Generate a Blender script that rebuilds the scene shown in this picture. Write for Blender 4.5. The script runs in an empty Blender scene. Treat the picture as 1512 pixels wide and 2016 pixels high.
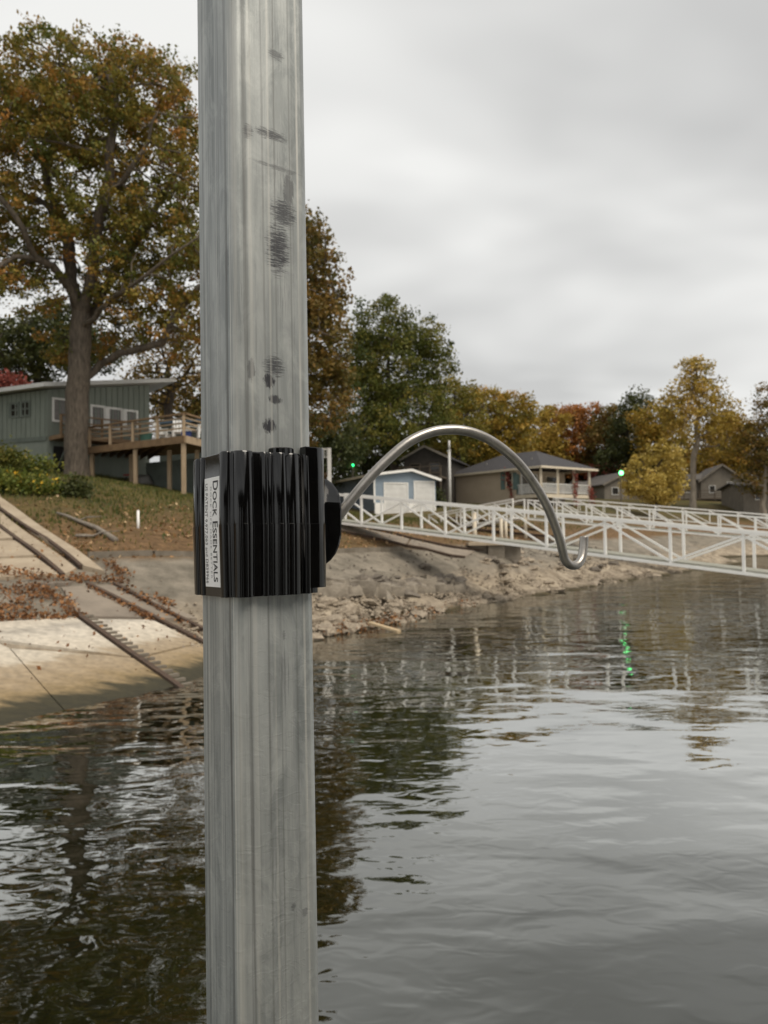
import bpy, math, random
import numpy as np
from mathutils import Vector, Matrix

random.seed(7)
RNG = np.random.default_rng(11)
SC = bpy.context.scene
COL = SC.collection
R = math.radians

# ------------------------------------------------------------------ camera
F = 1456.0                      # focal length in photograph pixels (26 mm equivalent)
PITCH, ROLL = R(1.65), R(0.8)
CAM = np.array([0.0, 0.0, 2.3])
_f = np.array([0, math.cos(PITCH), math.sin(PITCH)])
_u0 = np.array([0, -math.sin(PITCH), math.cos(PITCH)])
_r0 = np.array([1.0, 0, 0])
_r = math.cos(ROLL) * _r0 - math.sin(ROLL) * _u0
_u = math.cos(ROLL) * _u0 + math.sin(ROLL) * _r0
cam_data = bpy.data.cameras.new('camera')
cam = bpy.data.objects.new('camera', cam_data)
COL.objects.link(cam)
M = Matrix.Identity(4)
for i in range(3):
    M[i][0], M[i][1], M[i][2], M[i][3] = _r[i], _u[i], -_f[i], CAM[i]
cam.matrix_world = M
cam_data.lens = 26
cam_data.sensor_width = 36
cam_data.clip_start = 0.05
cam_data.clip_end = 3000
cam_data.dof.use_dof = True
cam_data.dof.focus_distance = 0.56
cam_data.dof.aperture_fstop = 16.0
SC.camera = cam

# ------------------------------------------------------------------ world: overcast sky
SUN_EL, SUN_AZ = R(56), R(132)      # azimuth measured clockwise from +Y: behind the camera, to the right
world = bpy.data.worlds.new('World')
SC.world = world
world.use_nodes = True
nt = world.node_tree
nt.nodes.clear()
N = nt.nodes.new
out = N('ShaderNodeOutputWorld')
bg = N('ShaderNodeBackground'); bg.inputs['Strength'].default_value = 0.1
sky = N('ShaderNodeTexSky'); sky.sky_type = 'NISHITA'; sky.sun_disc = False
sky.sun_elevation = SUN_EL; sky.sun_rotation = SUN_AZ
tc = N('ShaderNodeTexCoord')
sep = N('ShaderNodeSeparateXYZ'); nt.links.new(tc.outputs['Generated'], sep.inputs[0])
mx = N('ShaderNodeMath'); mx.operation = 'MAXIMUM'; mx.inputs[1].default_value = 0.0
nt.links.new(sep.outputs['Z'], mx.inputs[0])
ad = N('ShaderNodeMath'); ad.operation = 'ADD'; ad.inputs[1].default_value = 0.28
nt.links.new(mx.outputs[0], ad.inputs[0])
dv = N('ShaderNodeVectorMath'); dv.operation = 'DIVIDE'
cmb = N('ShaderNodeCombineXYZ')
for i in range(3): nt.links.new(ad.outputs[0], cmb.inputs[i])
nt.links.new(tc.outputs['Generated'], dv.inputs[0]); nt.links.new(cmb.outputs[0], dv.inputs[1])
n1 = N('ShaderNodeTexNoise'); n1.inputs['Scale'].default_value = 1.25; n1.inputs['Detail'].default_value = 3.2
n1.inputs['Roughness'].default_value = 0.5; n1.inputs['Distortion'].default_value = 0.25
mp = N('ShaderNodeMapping'); mp.inputs['Location'].default_value = (6.07, 3.37, 1.317); mp.inputs['Scale'].default_value = (0.8, 1.25, 1)
nt.links.new(dv.outputs[0], mp.inputs[0]); nt.links.new(mp.outputs[0], n1.inputs['Vector'])
cr = N('ShaderNodeValToRGB')
cr.color_ramp.elements[0].position = 0.37; cr.color_ramp.elements[0].color = (0.345, 0.344, 0.337, 1)
cr.color_ramp.elements[1].position = 0.62; cr.color_ramp.elements[1].color = (0.52, 0.518, 0.503, 1)
nt.links.new(n1.outputs['Fac'], cr.inputs[0])
sc10 = N('ShaderNodeVectorMath'); sc10.operation = 'SCALE'; sc10.inputs['Scale'].default_value = 10.0
nt.links.new(cr.outputs[0], sc10.inputs[0])
mixs = N('ShaderNodeMix'); mixs.data_type = 'RGBA'; mixs.inputs['Factor'].default_value = 0.97
nt.links.new(sky.outputs[0], mixs.inputs['A']); nt.links.new(sc10.outputs[0], mixs.inputs['B'])
nt.links.new(mixs.outputs['Result'], bg.inputs['Color']); nt.links.new(bg.outputs[0], out.inputs[0])

sun_d = bpy.data.lights.new('sun', 'SUN')
sun_d.energy = 1.5; sun_d.angle = R(35); sun_d.color = (1.0, 0.915, 0.79)
sun = bpy.data.objects.new('sun', sun_d); COL.objects.link(sun)
sd = Vector((math.sin(SUN_AZ) * math.cos(SUN_EL), math.cos(SUN_AZ) * math.cos(SUN_EL), math.sin(SUN_EL)))
sun.rotation_euler = (-sd).to_track_quat('-Z', 'Y').to_euler()
SC.view_settings.view_transform = 'Standard'
SC.view_settings.look = 'None'
SC.view_settings.exposure = 0.8
SC.view_settings.gamma = 1.0
SC.view_settings.use_curve_mapping = False
SC.cycles.max_bounces = 6
SC.cycles.diffuse_bounces = 3
SC.cycles.glossy_bounces = 4
SC.cycles.transmission_bounces = 3
SC.cycles.transparent_max_bounces = 4

# ------------------------------------------------------------------ helpers: projection and terrain
def P(px, py, d):
    return CAM + d * ((px - 756) / F * _r + (1008 - py) / F * _u + _f)

def ray(px, py):
    return (px - 756) / F * _r + (1008 - py) / F * _u + _f

def W(px, py, z=0.0):
    v = ray(px, py)
    return CAM + v * ((z - CAM[2]) / v[2])

SHORE_PX = [(-420, 1560), (-200, 1475), (0, 1408), (140, 1386), (330, 1350), (400, 1322), (520, 1287), (620, 1255), (780, 1226), (900, 1196),
            (1000, 1180), (1100, 1164), (1250, 1140), (1330, 1127), (1395, 1117)]
SHORE = [W(*p)[:2] for p in SHORE_PX]
ctrl = [(s[0], s[1], 0.0) for s in SHORE]
ctrl += [(24, 52, 0.05), (27, 60, 0.05), (33, 66, 0), (45, 72, 0), (70, 80, 0), (-9.5, 3, 0), (-15, -3, 0), (-22, -12, 0)]
for (x, y, z) in [(-1, 6, -1.2), (1.5, 12, -1.3), (4.5, 17, -1.3), (9, 22, -1.4), (15, 29, -1.4), (23, 38, -1.5), (32, 50, -1.6), (45, 60, -1.6), (-4, 3, -1.4), (0, -5, -3), (20, 10, -3), (50, 40, -3), (80, 60, -3), (-8, -10, -2.5)]:
    ctrl.append((x, y, z))
for (px, py, d) in [(0, 1235, 12.7), (170, 1160, 15.9), (0, 1005, 22), (150, 940, 29), (300, 1095, 18.5), (300, 1000, 26), (365, 977, 32),
                    (178, 940, 36), (0, 910, 37), (-150, 940, 30), (-200, 1080, 18), (440, 1100, 20), (640, 1085, 24), (840, 1080, 28), (640, 1130, 21), (640, 1180, 18.7),
                    (760, 1150, 23), (900, 1120, 28), (900, 1150, 26), (975, 1075, 31), (1020, 1105, 32), (1150, 1100, 38), (1250, 1090, 42), (1250, 1060, 48),
                    (1400, 1085, 52), (1480, 1072, 64), (1480, 1052, 72), (690, 1035, 36), (740, 1012, 58), (858, 1005, 60), (894, 990, 77),
                    (1065, 1000, 68), (1160, 995, 72), (1300, 1000, 85), (1500, 1005, 85), (640, 990, 66), (520, 985, 45)]:
    p = P(px, py, d); ctrl.append((p[0], p[1], p[2]))
ctrl += [(-40, 60, 9), (0, 100, 7.5), (50, 125, 7.5), (-80, 40, 9), (110, 110, 6), (-60, 15, 6), (-30, 5, 3.4), (-20, 50, 7.5), (-45, 35, 7.5), (90, 160, 8), (-90, 120, 10), (0, 200, 9)]
ctrl = np.array(ctrl, float)

def _tps_fit(c):
    n = len(c); d = np.linalg.norm(c[:, None, :2] - c[None, :, :2], axis=2)
    K = np.where(d > 0, d * d * np.log(d + 1e-9), 0)
    K += np.eye(n) * 2.0
    Pm = np.hstack([np.ones((n, 1)), c[:, :2]])
    A = np.zeros((n + 3, n + 3)); A[:n, :n] = K; A[:n, n:] = Pm; A[n:, :n] = Pm.T
    b = np.zeros(n + 3); b[:n] = c[:, 2]
    return np.linalg.solve(A, b)
_tw = _tps_fit(ctrl)

def H(x, y):
    x = np.atleast_1d(np.asarray(x, float)); y = np.atleast_1d(np.asarray(y, float))
    z = np.empty_like(x)
    for i in range(0, len(x), 4000):
        q = np.stack([x[i:i + 4000], y[i:i + 4000]], 1)
        d = np.linalg.norm(q[:, None] - ctrl[None, :, :2], axis=2)
        k = np.where(d > 0, d * d * np.log(d + 1e-9), 0)
        z[i:i + 4000] = k @ _tw[:-3] + _tw[-3] + q @ _tw[-2:]
    far = np.clip((np.hypot(x - 10, y - 60) - 90) / 80, 0, 1)
    tgt = np.where((y < 30 + 0.5 * x), -4.0, 9.0)
    z = z * (1 - far) + tgt * far
    return np.clip(z, -4, 11)

def h(x, y): return float(H(x, y)[0])

def G(px, py):
    """ground point seen at a photograph pixel"""
    v = ray(px, py)
    t = np.concatenate([np.arange(3, 60, 0.05), np.arange(60, 160, 0.2)])
    p = CAM[None] + t[:, None] * v[None]
    below = p[:, 2] < H(p[:, 0], p[:, 1])
    i = int(np.argmax(below)) if below.any() else len(t) - 1
    q = p[i].copy(); q[2] = h(q[0], q[1])
    return q

# ------------------------------------------------------------------ helpers: objects
def tag(o, label=None, cat=None, group=None, kind=None):
    if label: o['label'] = label
    if cat: o['category'] = cat
    if group: o['group'] = group
    if kind: o['kind'] = kind
    return o

def thing(name, loc, label, cat, group=None, rz=0.0):
    o = bpy.data.objects.new(name, None); COL.objects.link(o)
    o.empty_display_size = 0.2
    o.location = Vector([float(c) for c in loc]); o.rotation_euler = (0, 0, rz)
    return tag(o, label, cat, group)

class MB:
    def __init__(s): s.v = []; s.f = []
    def add(s, v, f):
        n = len(s.v); s.v.extend([tuple(float(c) for c in p) for p in v]); s.f.extend([tuple(i + n for i in q) for q in f]); return s
    def hexa(s, p):            # 8 corners: bottom ring then top ring
        return s.add(p, [(3, 2, 1, 0), (4, 5, 6, 7), (0, 1, 5, 4), (1, 2, 6, 5), (2, 3, 7, 6), (3, 0, 4, 7)])
    def box(s, x0, x1, y0, y1, z0, z1):
        return s.hexa([(x0, y0, z0), (x1, y0, z0), (x1, y1, z0), (x0, y1, z0), (x0, y0, z1), (x1, y0, z1), (x1, y1, z1), (x0, y1, z1)])
    def bar(s, p, q, w, t=None, up=(0, 0, 1)):
        p = np.array(p, float); q = np.array(q, float); t = w if t is None else t
        d = q - p; d /= np.linalg.norm(d); up = np.array(up, float)
        if abs(d @ up) > 0.97: up = np.array([0, 1.0, 0])
        a = np.cross(d, up); a /= np.linalg.norm(a); b = np.cross(a, d)
        a = a * w / 2; b = b * t / 2
        return s.hexa([p - a - b, p + a - b, p + a + b, p - a + b, q - a - b, q + a - b, q + a + b, q - a + b])
    def tube(s, pts, rad, k=10, cap=True):
        pts = [np.array(p, float) for p in pts]; n = len(pts)
        rad = [rad] * n if np.isscalar(rad) else rad
        ref = None; vs = []; fs = []
        for i in range(n):
            d = pts[min(i + 1, n - 1)] - pts[max(i - 1, 0)]; d /= np.linalg.norm(d)
            if ref is None:
                ref = np.cross(d, (0, 0, 1) if abs(d[2]) < 0.9 else (0, 1, 0))
            ref = ref - d * (ref @ d); ref /= np.linalg.norm(ref); b = np.cross(d, ref)
            for j in range(k):
                a = 2 * math.pi * j / k
                vs.append(pts[i] + rad[i] * (math.cos(a) * ref + math.sin(a) * b))
        for i in range(n - 1):
            for j in range(k):
                fs.append((i * k + j, i * k + (j + 1) % k, (i + 1) * k + (j + 1) % k, (i + 1) * k + j))
        if cap: fs += [tuple(range(k - 1, -1, -1)), tuple(range((n - 1) * k, n * k))]
        return s.add(vs, fs)
    def poly(s, bottom, top):   # prism between two equal rings
        n = len(bottom)
        fs = [tuple(range(n - 1, -1, -1)), tuple(range(n, 2 * n))] + [(i, (i + 1) % n, n + (i + 1) % n, n + i) for i in range(n)]
        return s.add(list(bottom) + list(top), fs)
    def build(s, name, mat, parent=None, local=False, smooth=False):
        v = s.v
        if parent is not None and not local:
            root = parent
            Mx = Matrix.Identity(4)
            chain = []
            while root is not None: chain.append(root); root = root.parent
            for r_ in reversed(chain): Mx = Mx @ (Matrix.Translation(r_.location) @ r_.rotation_euler.to_matrix().to_4x4())
            inv = np.array(Mx.inverted())
            a = np.array(v); v = (a @ inv[:3, :3].T + inv[:3, 3]).tolist()
        me = bpy.data.meshes.new(name); me.from_pydata(v, [], s.f); me.update()
        return link(name, me, mat, parent, smooth)

def link(name, me, mat, parent=None, smooth=False):
    if mat is not None and not me.materials: me.materials.append(mat)
    if smooth: me.shade_smooth()
    o = bpy.data.objects.new(name, me); COL.objects.link(o)
    if parent is not None: o.parent = parent
    return o

def dup(o, parent=None):
    c = o.copy(); COL.objects.link(c)
    if parent is not None: c.parent = parent
    for ch in list(o.children): dup(ch, c)
    return c

# ------------------------------------------------------------------ materials
def material(name):
    m = bpy.data.materials.new(name); m.use_nodes = True
    t = m.node_tree; b = t.nodes['Principled BSDF']
    return m, t, b

def rgba(c): return (c[0], c[1], c[2], 1)

def plain(name, c, rough=0.6, c2=None, scale=6.0, bump=0.0, bscale=None, metal=0.0, stretch=(1, 1, 1), spec=0.5, detail=5, coords='Object'):
    m, t, b = material(name)
    b.inputs['Roughness'].default_value = rough; b.inputs['Metallic'].default_value = metal
    b.inputs['Specular IOR Level'].default_value = spec
    c2 = c2 or tuple(x * 0.75 for x in c)
    tcn = t.nodes.new('ShaderNodeTexCoord'); mpn = t.nodes.new('ShaderNodeMapping'); mpn.inputs['Scale'].default_value = stretch
    t.links.new(tcn.outputs[coords], mpn.inputs[0])
    ns = t.nodes.new('ShaderNodeTexNoise'); ns.inputs['Scale'].default_value = scale; ns.inputs['Detail'].default_value = detail; ns.inputs['Roughness'].default_value = 0.65
    t.links.new(mpn.outputs[0], ns.inputs['Vector'])
    rp = t.nodes.new('ShaderNodeValToRGB'); rp.color_ramp.elements[0].position = 0.32; rp.color_ramp.elements[1].position = 0.68
    rp.color_ramp.elements[0].color = rgba(c2); rp.color_ramp.elements[1].color = rgba(c)
    t.links.new(ns.outputs['Fac'], rp.inputs[0]); t.links.new(rp.outputs[0], b.inputs['Base Color'])
    if bump:
        nb = t.nodes.new('ShaderNodeTexNoise'); nb.inputs['Scale'].default_value = bscale or scale * 3; nb.inputs['Detail'].default_value = 6
        t.links.new(mpn.outputs[0], nb.inputs['Vector'])
        bp = t.nodes.new('ShaderNodeBump'); bp.inputs['Strength'].default_value = 0.6; bp.inputs['Distance'].default_value = bump
        t.links.new(nb.outputs['Fac'], bp.inputs['Height']); t.links.new(bp.outputs[0], b.inputs['Normal'])
    return m

def foliage(name, cols, transl=0.25):
    m, t, b = material(name)
    at = t.nodes.new('ShaderNodeAttribute'); at.attribute_name = 'tint'
    rp = t.nodes.new('ShaderNodeValToRGB')
    els = rp.color_ramp.elements
    while len(els) < len(cols): els.new(0.5)
    for i, c in enumerate(cols):
        els[i].position = i / (len(cols) - 1); els[i].color = rgba((c[0] * 1.3, c[1] * 1.3, c[2] * 1.15))
    t.links.new(at.outputs['Fac'], rp.inputs[0]); t.links.new(rp.outputs[0], b.inputs['Base Color'])
    b.inputs['Roughness'].default_value = 0.55; b.inputs['Specular IOR Level'].default_value = 0.3
    tr = t.nodes.new('ShaderNodeBsdfTranslucent'); t.links.new(rp.outputs[0], tr.inputs[0])
    ms = t.nodes.new('ShaderNodeMixShader'); ms.inputs[0].default_value = transl
    t.links.new(b.outputs[0], ms.inputs[1]); t.links.new(tr.outputs[0], ms.inputs[2])
    t.links.new(ms.outputs[0], t.nodes['Material Output'].inputs[0])
    return m

M_WHITE = plain('white_paint', (0.90, 0.88, 0.84), 0.4, (0.82, 0.80, 0.755), 3)
M_CREAM = plain('cream_paint', (0.66, 0.58, 0.45), 0.6, (0.55, 0.47, 0.36), 3)
M_TRIM = plain('white_trim', (0.72, 0.71, 0.68), 0.5, (0.6, 0.59, 0.56), 2)
M_GREEN = plain('green_siding', (0.205, 0.23, 0.195), 0.7, (0.16, 0.182, 0.154), 3, 0.004, 20, stretch=(1, 1, 0.2))
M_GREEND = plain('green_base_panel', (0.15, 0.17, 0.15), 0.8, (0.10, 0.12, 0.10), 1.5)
M_PANE = plain('window_glass', (0.035, 0.032, 0.028), 0.08, (0.02, 0.018, 0.016), 1.0)
M_BLIND = plain('blinds_behind_glass', (0.14, 0.125, 0.105), 0.25, (0.09, 0.08, 0.07), 2, stretch=(1, 1, 8))
M_WOOD = plain('weathered_deck_wood', (0.24, 0.155, 0.08), 0.75, (0.15, 0.09, 0.045), 4, 0.004, 15, stretch=(1, 1, 1))
M_WOODL = plain('pale_post_wood', (0.40, 0.30, 0.195), 0.75, (0.29, 0.205, 0.125), 3, 0.004, 15, stretch=(3, 3, 0.5))
M_ROOFW = plain('white_roof_edge', (0.70, 0.70, 0.68), 0.5, (0.55, 0.55, 0.54), 1)
M_ROOFD = plain('dark_shingle', (0.055, 0.052, 0.055), 0.85, (0.035, 0.033, 0.036), 2.5, 0.02, 12)
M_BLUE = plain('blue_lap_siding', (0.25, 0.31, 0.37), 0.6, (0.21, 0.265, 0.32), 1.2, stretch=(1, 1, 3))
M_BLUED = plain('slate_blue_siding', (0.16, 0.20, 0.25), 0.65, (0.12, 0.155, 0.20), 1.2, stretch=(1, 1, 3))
M_BEIGE = plain('beige_siding', (0.47, 0.385, 0.29), 0.75, (0.42, 0.34, 0.25), 1.2)
M_TEAL = plain('teal_shutter', (0.12, 0.18, 0.17), 0.6, (0.09, 0.14, 0.13), 2)
M_BROWNH = plain('brown_cabin_siding', (0.11, 0.085, 0.06), 0.8, (0.07, 0.052, 0.036), 2)
M_CABIN = plain('dark_cabin_wall', (0.05, 0.042, 0.034), 0.8, (0.03, 0.025, 0.02), 2)
M_GREYH = plain('grey_cottage_siding', (0.21, 0.185, 0.15), 0.8, (0.15, 0.13, 0.105), 2)
M_ROOFG = plain('grey_roof', (0.12, 0.11, 0.10), 0.85, (0.08, 0.07, 0.065), 2)
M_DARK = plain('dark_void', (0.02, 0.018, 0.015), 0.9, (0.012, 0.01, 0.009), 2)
M_BARK = plain('oak_bark', (0.15, 0.12, 0.09), 0.9, (0.05, 0.04, 0.03), 5, 0.05, 7, stretch=(2.2, 2.2, 0.5))
M_BARKD = plain('dark_bark', (0.07, 0.052, 0.036), 0.9, (0.03, 0.022, 0.016), 4, 0.03, 8, stretch=(2, 2, 0.5))
M_BARKP = plain('pale_bark', (0.34, 0.29, 0.23), 0.85, (0.17, 0.14, 0.11), 2.0, 0.02, 6, stretch=(2, 2, 0.5))
M_RUST = plain('rusty_rail', (0.10, 0.062, 0.04), 0.8, (0.05, 0.032, 0.022), 8, 0.01, 30)
M_CONC = plain('walk_concrete', (0.42, 0.345, 0.25), 0.85, (0.30, 0.235, 0.165), 1.6, 0.006, 14, coords='Generated' if False else 'Object')
M_CONCG = plain('grey_concrete', (0.27, 0.225, 0.175), 0.85, (0.17, 0.14, 0.11), 1.3, 0.008, 12)
M_CONCD = plain('old_wall_concrete', (0.22, 0.19, 0.15), 0.9, (0.12, 0.10, 0.075), 1.8, 0.012, 8)
M_ROCK = plain('shore_rock', (0.39, 0.325, 0.245), 0.9, (0.17, 0.135, 0.097), 3.0, 0.03, 8)
M_ROCKG = plain('grey_rock', (0.20, 0.17, 0.135), 0.9, (0.085, 0.07, 0.055), 3.0, 0.03, 8)
M_TEALP = plain('teal_plastic', (0.10, 0.24, 0.20), 0.5)
M_REDP = plain('red_fabric', (0.30, 0.035, 0.02), 0.7)
M_BLUEP = plain('blue_plastic', (0.02, 0.05, 0.22), 0.5)
M_GREYP = plain('grey_tarp', (0.25, 0.24, 0.22), 0.7)
M_DRIFT = plain('grey_driftwood', (0.27, 0.235, 0.19), 0.9, (0.16, 0.135, 0.11), 6, 0.01, 20)
M_BOARD = plain('pale_board', (0.55, 0.42, 0.26), 0.8, (0.40, 0.30, 0.18), 5)
M_MAST = plain('white_mast', (0.62, 0.61, 0.58), 0.4)
M_BLUEROOF = plain('blue_metal_roof', (0.20, 0.30, 0.42), 0.45)

def glow(name, c, s):
    m, t, b = material(name)
    b.inputs['Base Color'].default_value = rgba(c); b.inputs['Emission Color'].default_value = rgba(c); b.inputs['Emission Strength'].default_value = s
    return m
M_GLOW = glow('green_lamp_glow', (0.12, 1.0, 0.25), 5)
M_GLOW2 = glow('green_lamp_dim', (0.02, 1.0, 0.25), 2.0)

# ------------------------------------------------------------------ ground (one sheet), water
def axis(lo, hi, a, b, fine, grow):
    mid = list(np.arange(a, b, fine)); s = fine; x = mid[-1]; up = []
    while x < hi: s *= grow; x += s; up.append(x)
    s = fine; x = a; dn = []
    while x > lo: s *= grow; x -= s; dn.append(x)
    return np.array(dn[::-1] + mid + up)
gx = axis(-900, 900, -16, 26, 0.22, 1.12); gy = axis(-500, 1400, 7, 50, 0.22, 1.12)
GX, GY = np.meshgrid(gx, gy)
fx, fy = GX.ravel(), GY.ravel()
gz = H(fx, fy)

def vnoise(x, y, s, seed):
    """smooth value noise"""
    r = np.random.default_rng(seed); n = 256; t = r.random((n, n))
    u, v = x * s, y * s; i = np.floor(u).astype(int); j = np.floor(v).astype(int); a = u - i; b = v - j
    a = a * a * (3 - 2 * a); b = b * b * (3 - 2 * b)
    g = lambda p, q: t[p % n, q % n]
    return (g(i, j) * (1 - a) + g(i + 1, j) * a) * (1 - b) + (g(i, j + 1) * (1 - a) + g(i + 1, j + 1) * a) * b
near = np.clip(1 - (np.hypot(fx - 5, fy - 25) - 40) / 30, 0, 1)
rocky = np.clip((fx + 2.6) / 1.5, 0, 1) * np.clip((1.3 - gz) / 0.4, 0, 1) * np.clip((gz + 0.8) / 0.4, 0, 1)
n_a = vnoise(fx, fy, 0.9, 1) - 0.5; n_b = vnoise(fx, fy, 2.3, 2) - 0.5
step = np.abs(vnoise(fx, fy, 0.55, 3) - 0.5)
gz2 = gz + near * (0.05 * n_a + 0.03 * n_b) + rocky * near * (0.22 * n_a + 0.14 * n_b + 0.25 * (step < 0.05) * -1)
me = bpy.data.meshes.new('ground')
nx, ny = len(gx), len(gy)
idx = np.arange(nx * ny).reshape(ny, nx)
quads = np.stack([idx[:-1, :-1], idx[:-1, 1:], idx[1:, 1:], idx[1:, :-1]], -1).reshape(-1, 4)
me.from_pydata(np.stack([fx, fy, gz2], 1).tolist(), [], quads.tolist()); me.update()

def ground_material():
    m, t, b = material('bank_ground')
    L = t.links.new; NN = t.nodes.new
    geo = NN('ShaderNodeNewGeometry'); sp = NN('ShaderNodeSeparateXYZ'); L(geo.outputs['Position'], sp.inputs[0])
    def noise(scale, detail=6, rough=0.65, vec=None):
        n = NN('ShaderNodeTexNoise'); n.inputs['Scale'].default_value = scale; n.inputs['Detail'].default_value = detail; n.inputs['Roughness'].default_value = rough
        L(vec or geo.outputs['Position'], n.inputs['Vector']); return n
    def ramp(src, a, ca, bb, cb):
        r = NN('ShaderNodeValToRGB'); r.color_ramp.elements[0].position = a; r.color_ramp.elements[1].position = bb
        r.color_ramp.elements[0].color = rgba(ca); r.color_ramp.elements[1].color = rgba(cb); L(src, r.inputs[0]); return r
    def mix(f, a, c):
        x = NN('ShaderNodeMix'); x.data_type = 'RGBA'; L(f, x.inputs['Factor']); L(a, x.inputs['A']); L(c, x.inputs['B']); return x.outputs['Result']
    def zstep(z0, z1, wob=0.3, scale=1.2):
        nz = noise(scale, 4)
        mm = NN('ShaderNodeMath'); mm.operation = 'MULTIPLY_ADD'; mm.inputs[1].default_value = wob; L(nz.outputs['Fac'], mm.inputs[0]); L(sp.outputs['Z'], mm.inputs[2])
        mr = NN('ShaderNodeMapRange'); mr.inputs['From Min'].default_value = z0 + wob / 2; mr.inputs['From Max'].default_value = z1 + wob / 2; L(mm.outputs[0], mr.inputs['Value']); return mr.outputs[0]
    wet = ramp(noise(4).outputs['Fac'], 0.35, (0.035, 0.028, 0.014), 0.65, (0.09, 0.07, 0.035)).outputs[0]
    pale = ramp(noise(2.2, 8, 0.7).outputs['Fac'], 0.33, (0.15, 0.118, 0.084), 0.62, (0.42, 0.35, 0.26)).outputs[0]
    silt = ramp(noise(1.4, 8, 0.7).outputs['Fac'], 0.34, (0.125, 0.11, 0.085), 0.66, (0.29, 0.252, 0.20)).outputs[0]
    grass = ramp(noise(0.9, 8, 0.72).outputs['Fac'], 0.36, (0.035, 0.042, 0.012), 0.68, (0.125, 0.10, 0.03)).outputs[0]
    leafy = ramp(noise(5.0, 8, 0.75).outputs['Fac'], 0.36, (0.06, 0.036, 0.016), 0.68, (0.26, 0.155, 0.075)).outputs[0]
    gl = NN('ShaderNodeMapRange'); gl.inputs['From Min'].default_value = 0.42; gl.inputs['From Max'].default_value = 0.60; L(noise(0.28, 5).outputs['Fac'], gl.inputs['Value'])
    lz = NN('ShaderNodeMapRange'); lz.inputs['From Min'].default_value = 2.5; lz.inputs['From Max'].default_value = 3.9; lz.inputs['To Min'].default_value = 0.9; lz.inputs['To Max'].default_value = 0.12; L(sp.outputs['Z'], lz.inputs['Value'])
    mm = NN('ShaderNodeMath'); mm.operation = 'MULTIPLY_ADD'; mm.use_clamp = True; mm.inputs[1].default_value = 0.35; L(gl.outputs[0], mm.inputs[0]); 
    sb = NN('ShaderNodeMath'); sb.operation = 'SUBTRACT'; sb.inputs[1].default_value = 0.12; L(lz.outputs[0], sb.inputs[0]); L(sb.outputs[0], mm.inputs[2])
    lawn = mix(mm.outputs[0], grass, leafy)
    c = mix(zstep(0.05, 0.15, 0.14), wet, pale)
    c = mix(zstep(0.55, 1.0, 0.5), c, silt)
    c = mix(zstep(1.65, 1.85, 0.25), c, lawn)
    L(c, b.inputs['Base Color']); b.inputs['Roughness'].default_value = 0.9; b.inputs['Specular IOR Level'].default_value = 0.25
    bp = NN('ShaderNodeBump'); bp.inputs['Strength'].default_value = 0.8; bp.inputs['Distance'].default_value = 0.08
    L(noise(7, 9, 0.7).outputs['Fac'], bp.inputs['Height']); L(bp.outputs[0], b.inputs['Normal'])
    return m
M_GROUND = ground_material()
tag(link('ground', me, M_GROUND, smooth=True), 'sloping lake bank of rock, silt, leaf litter and lawn', kind='structure')

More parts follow.
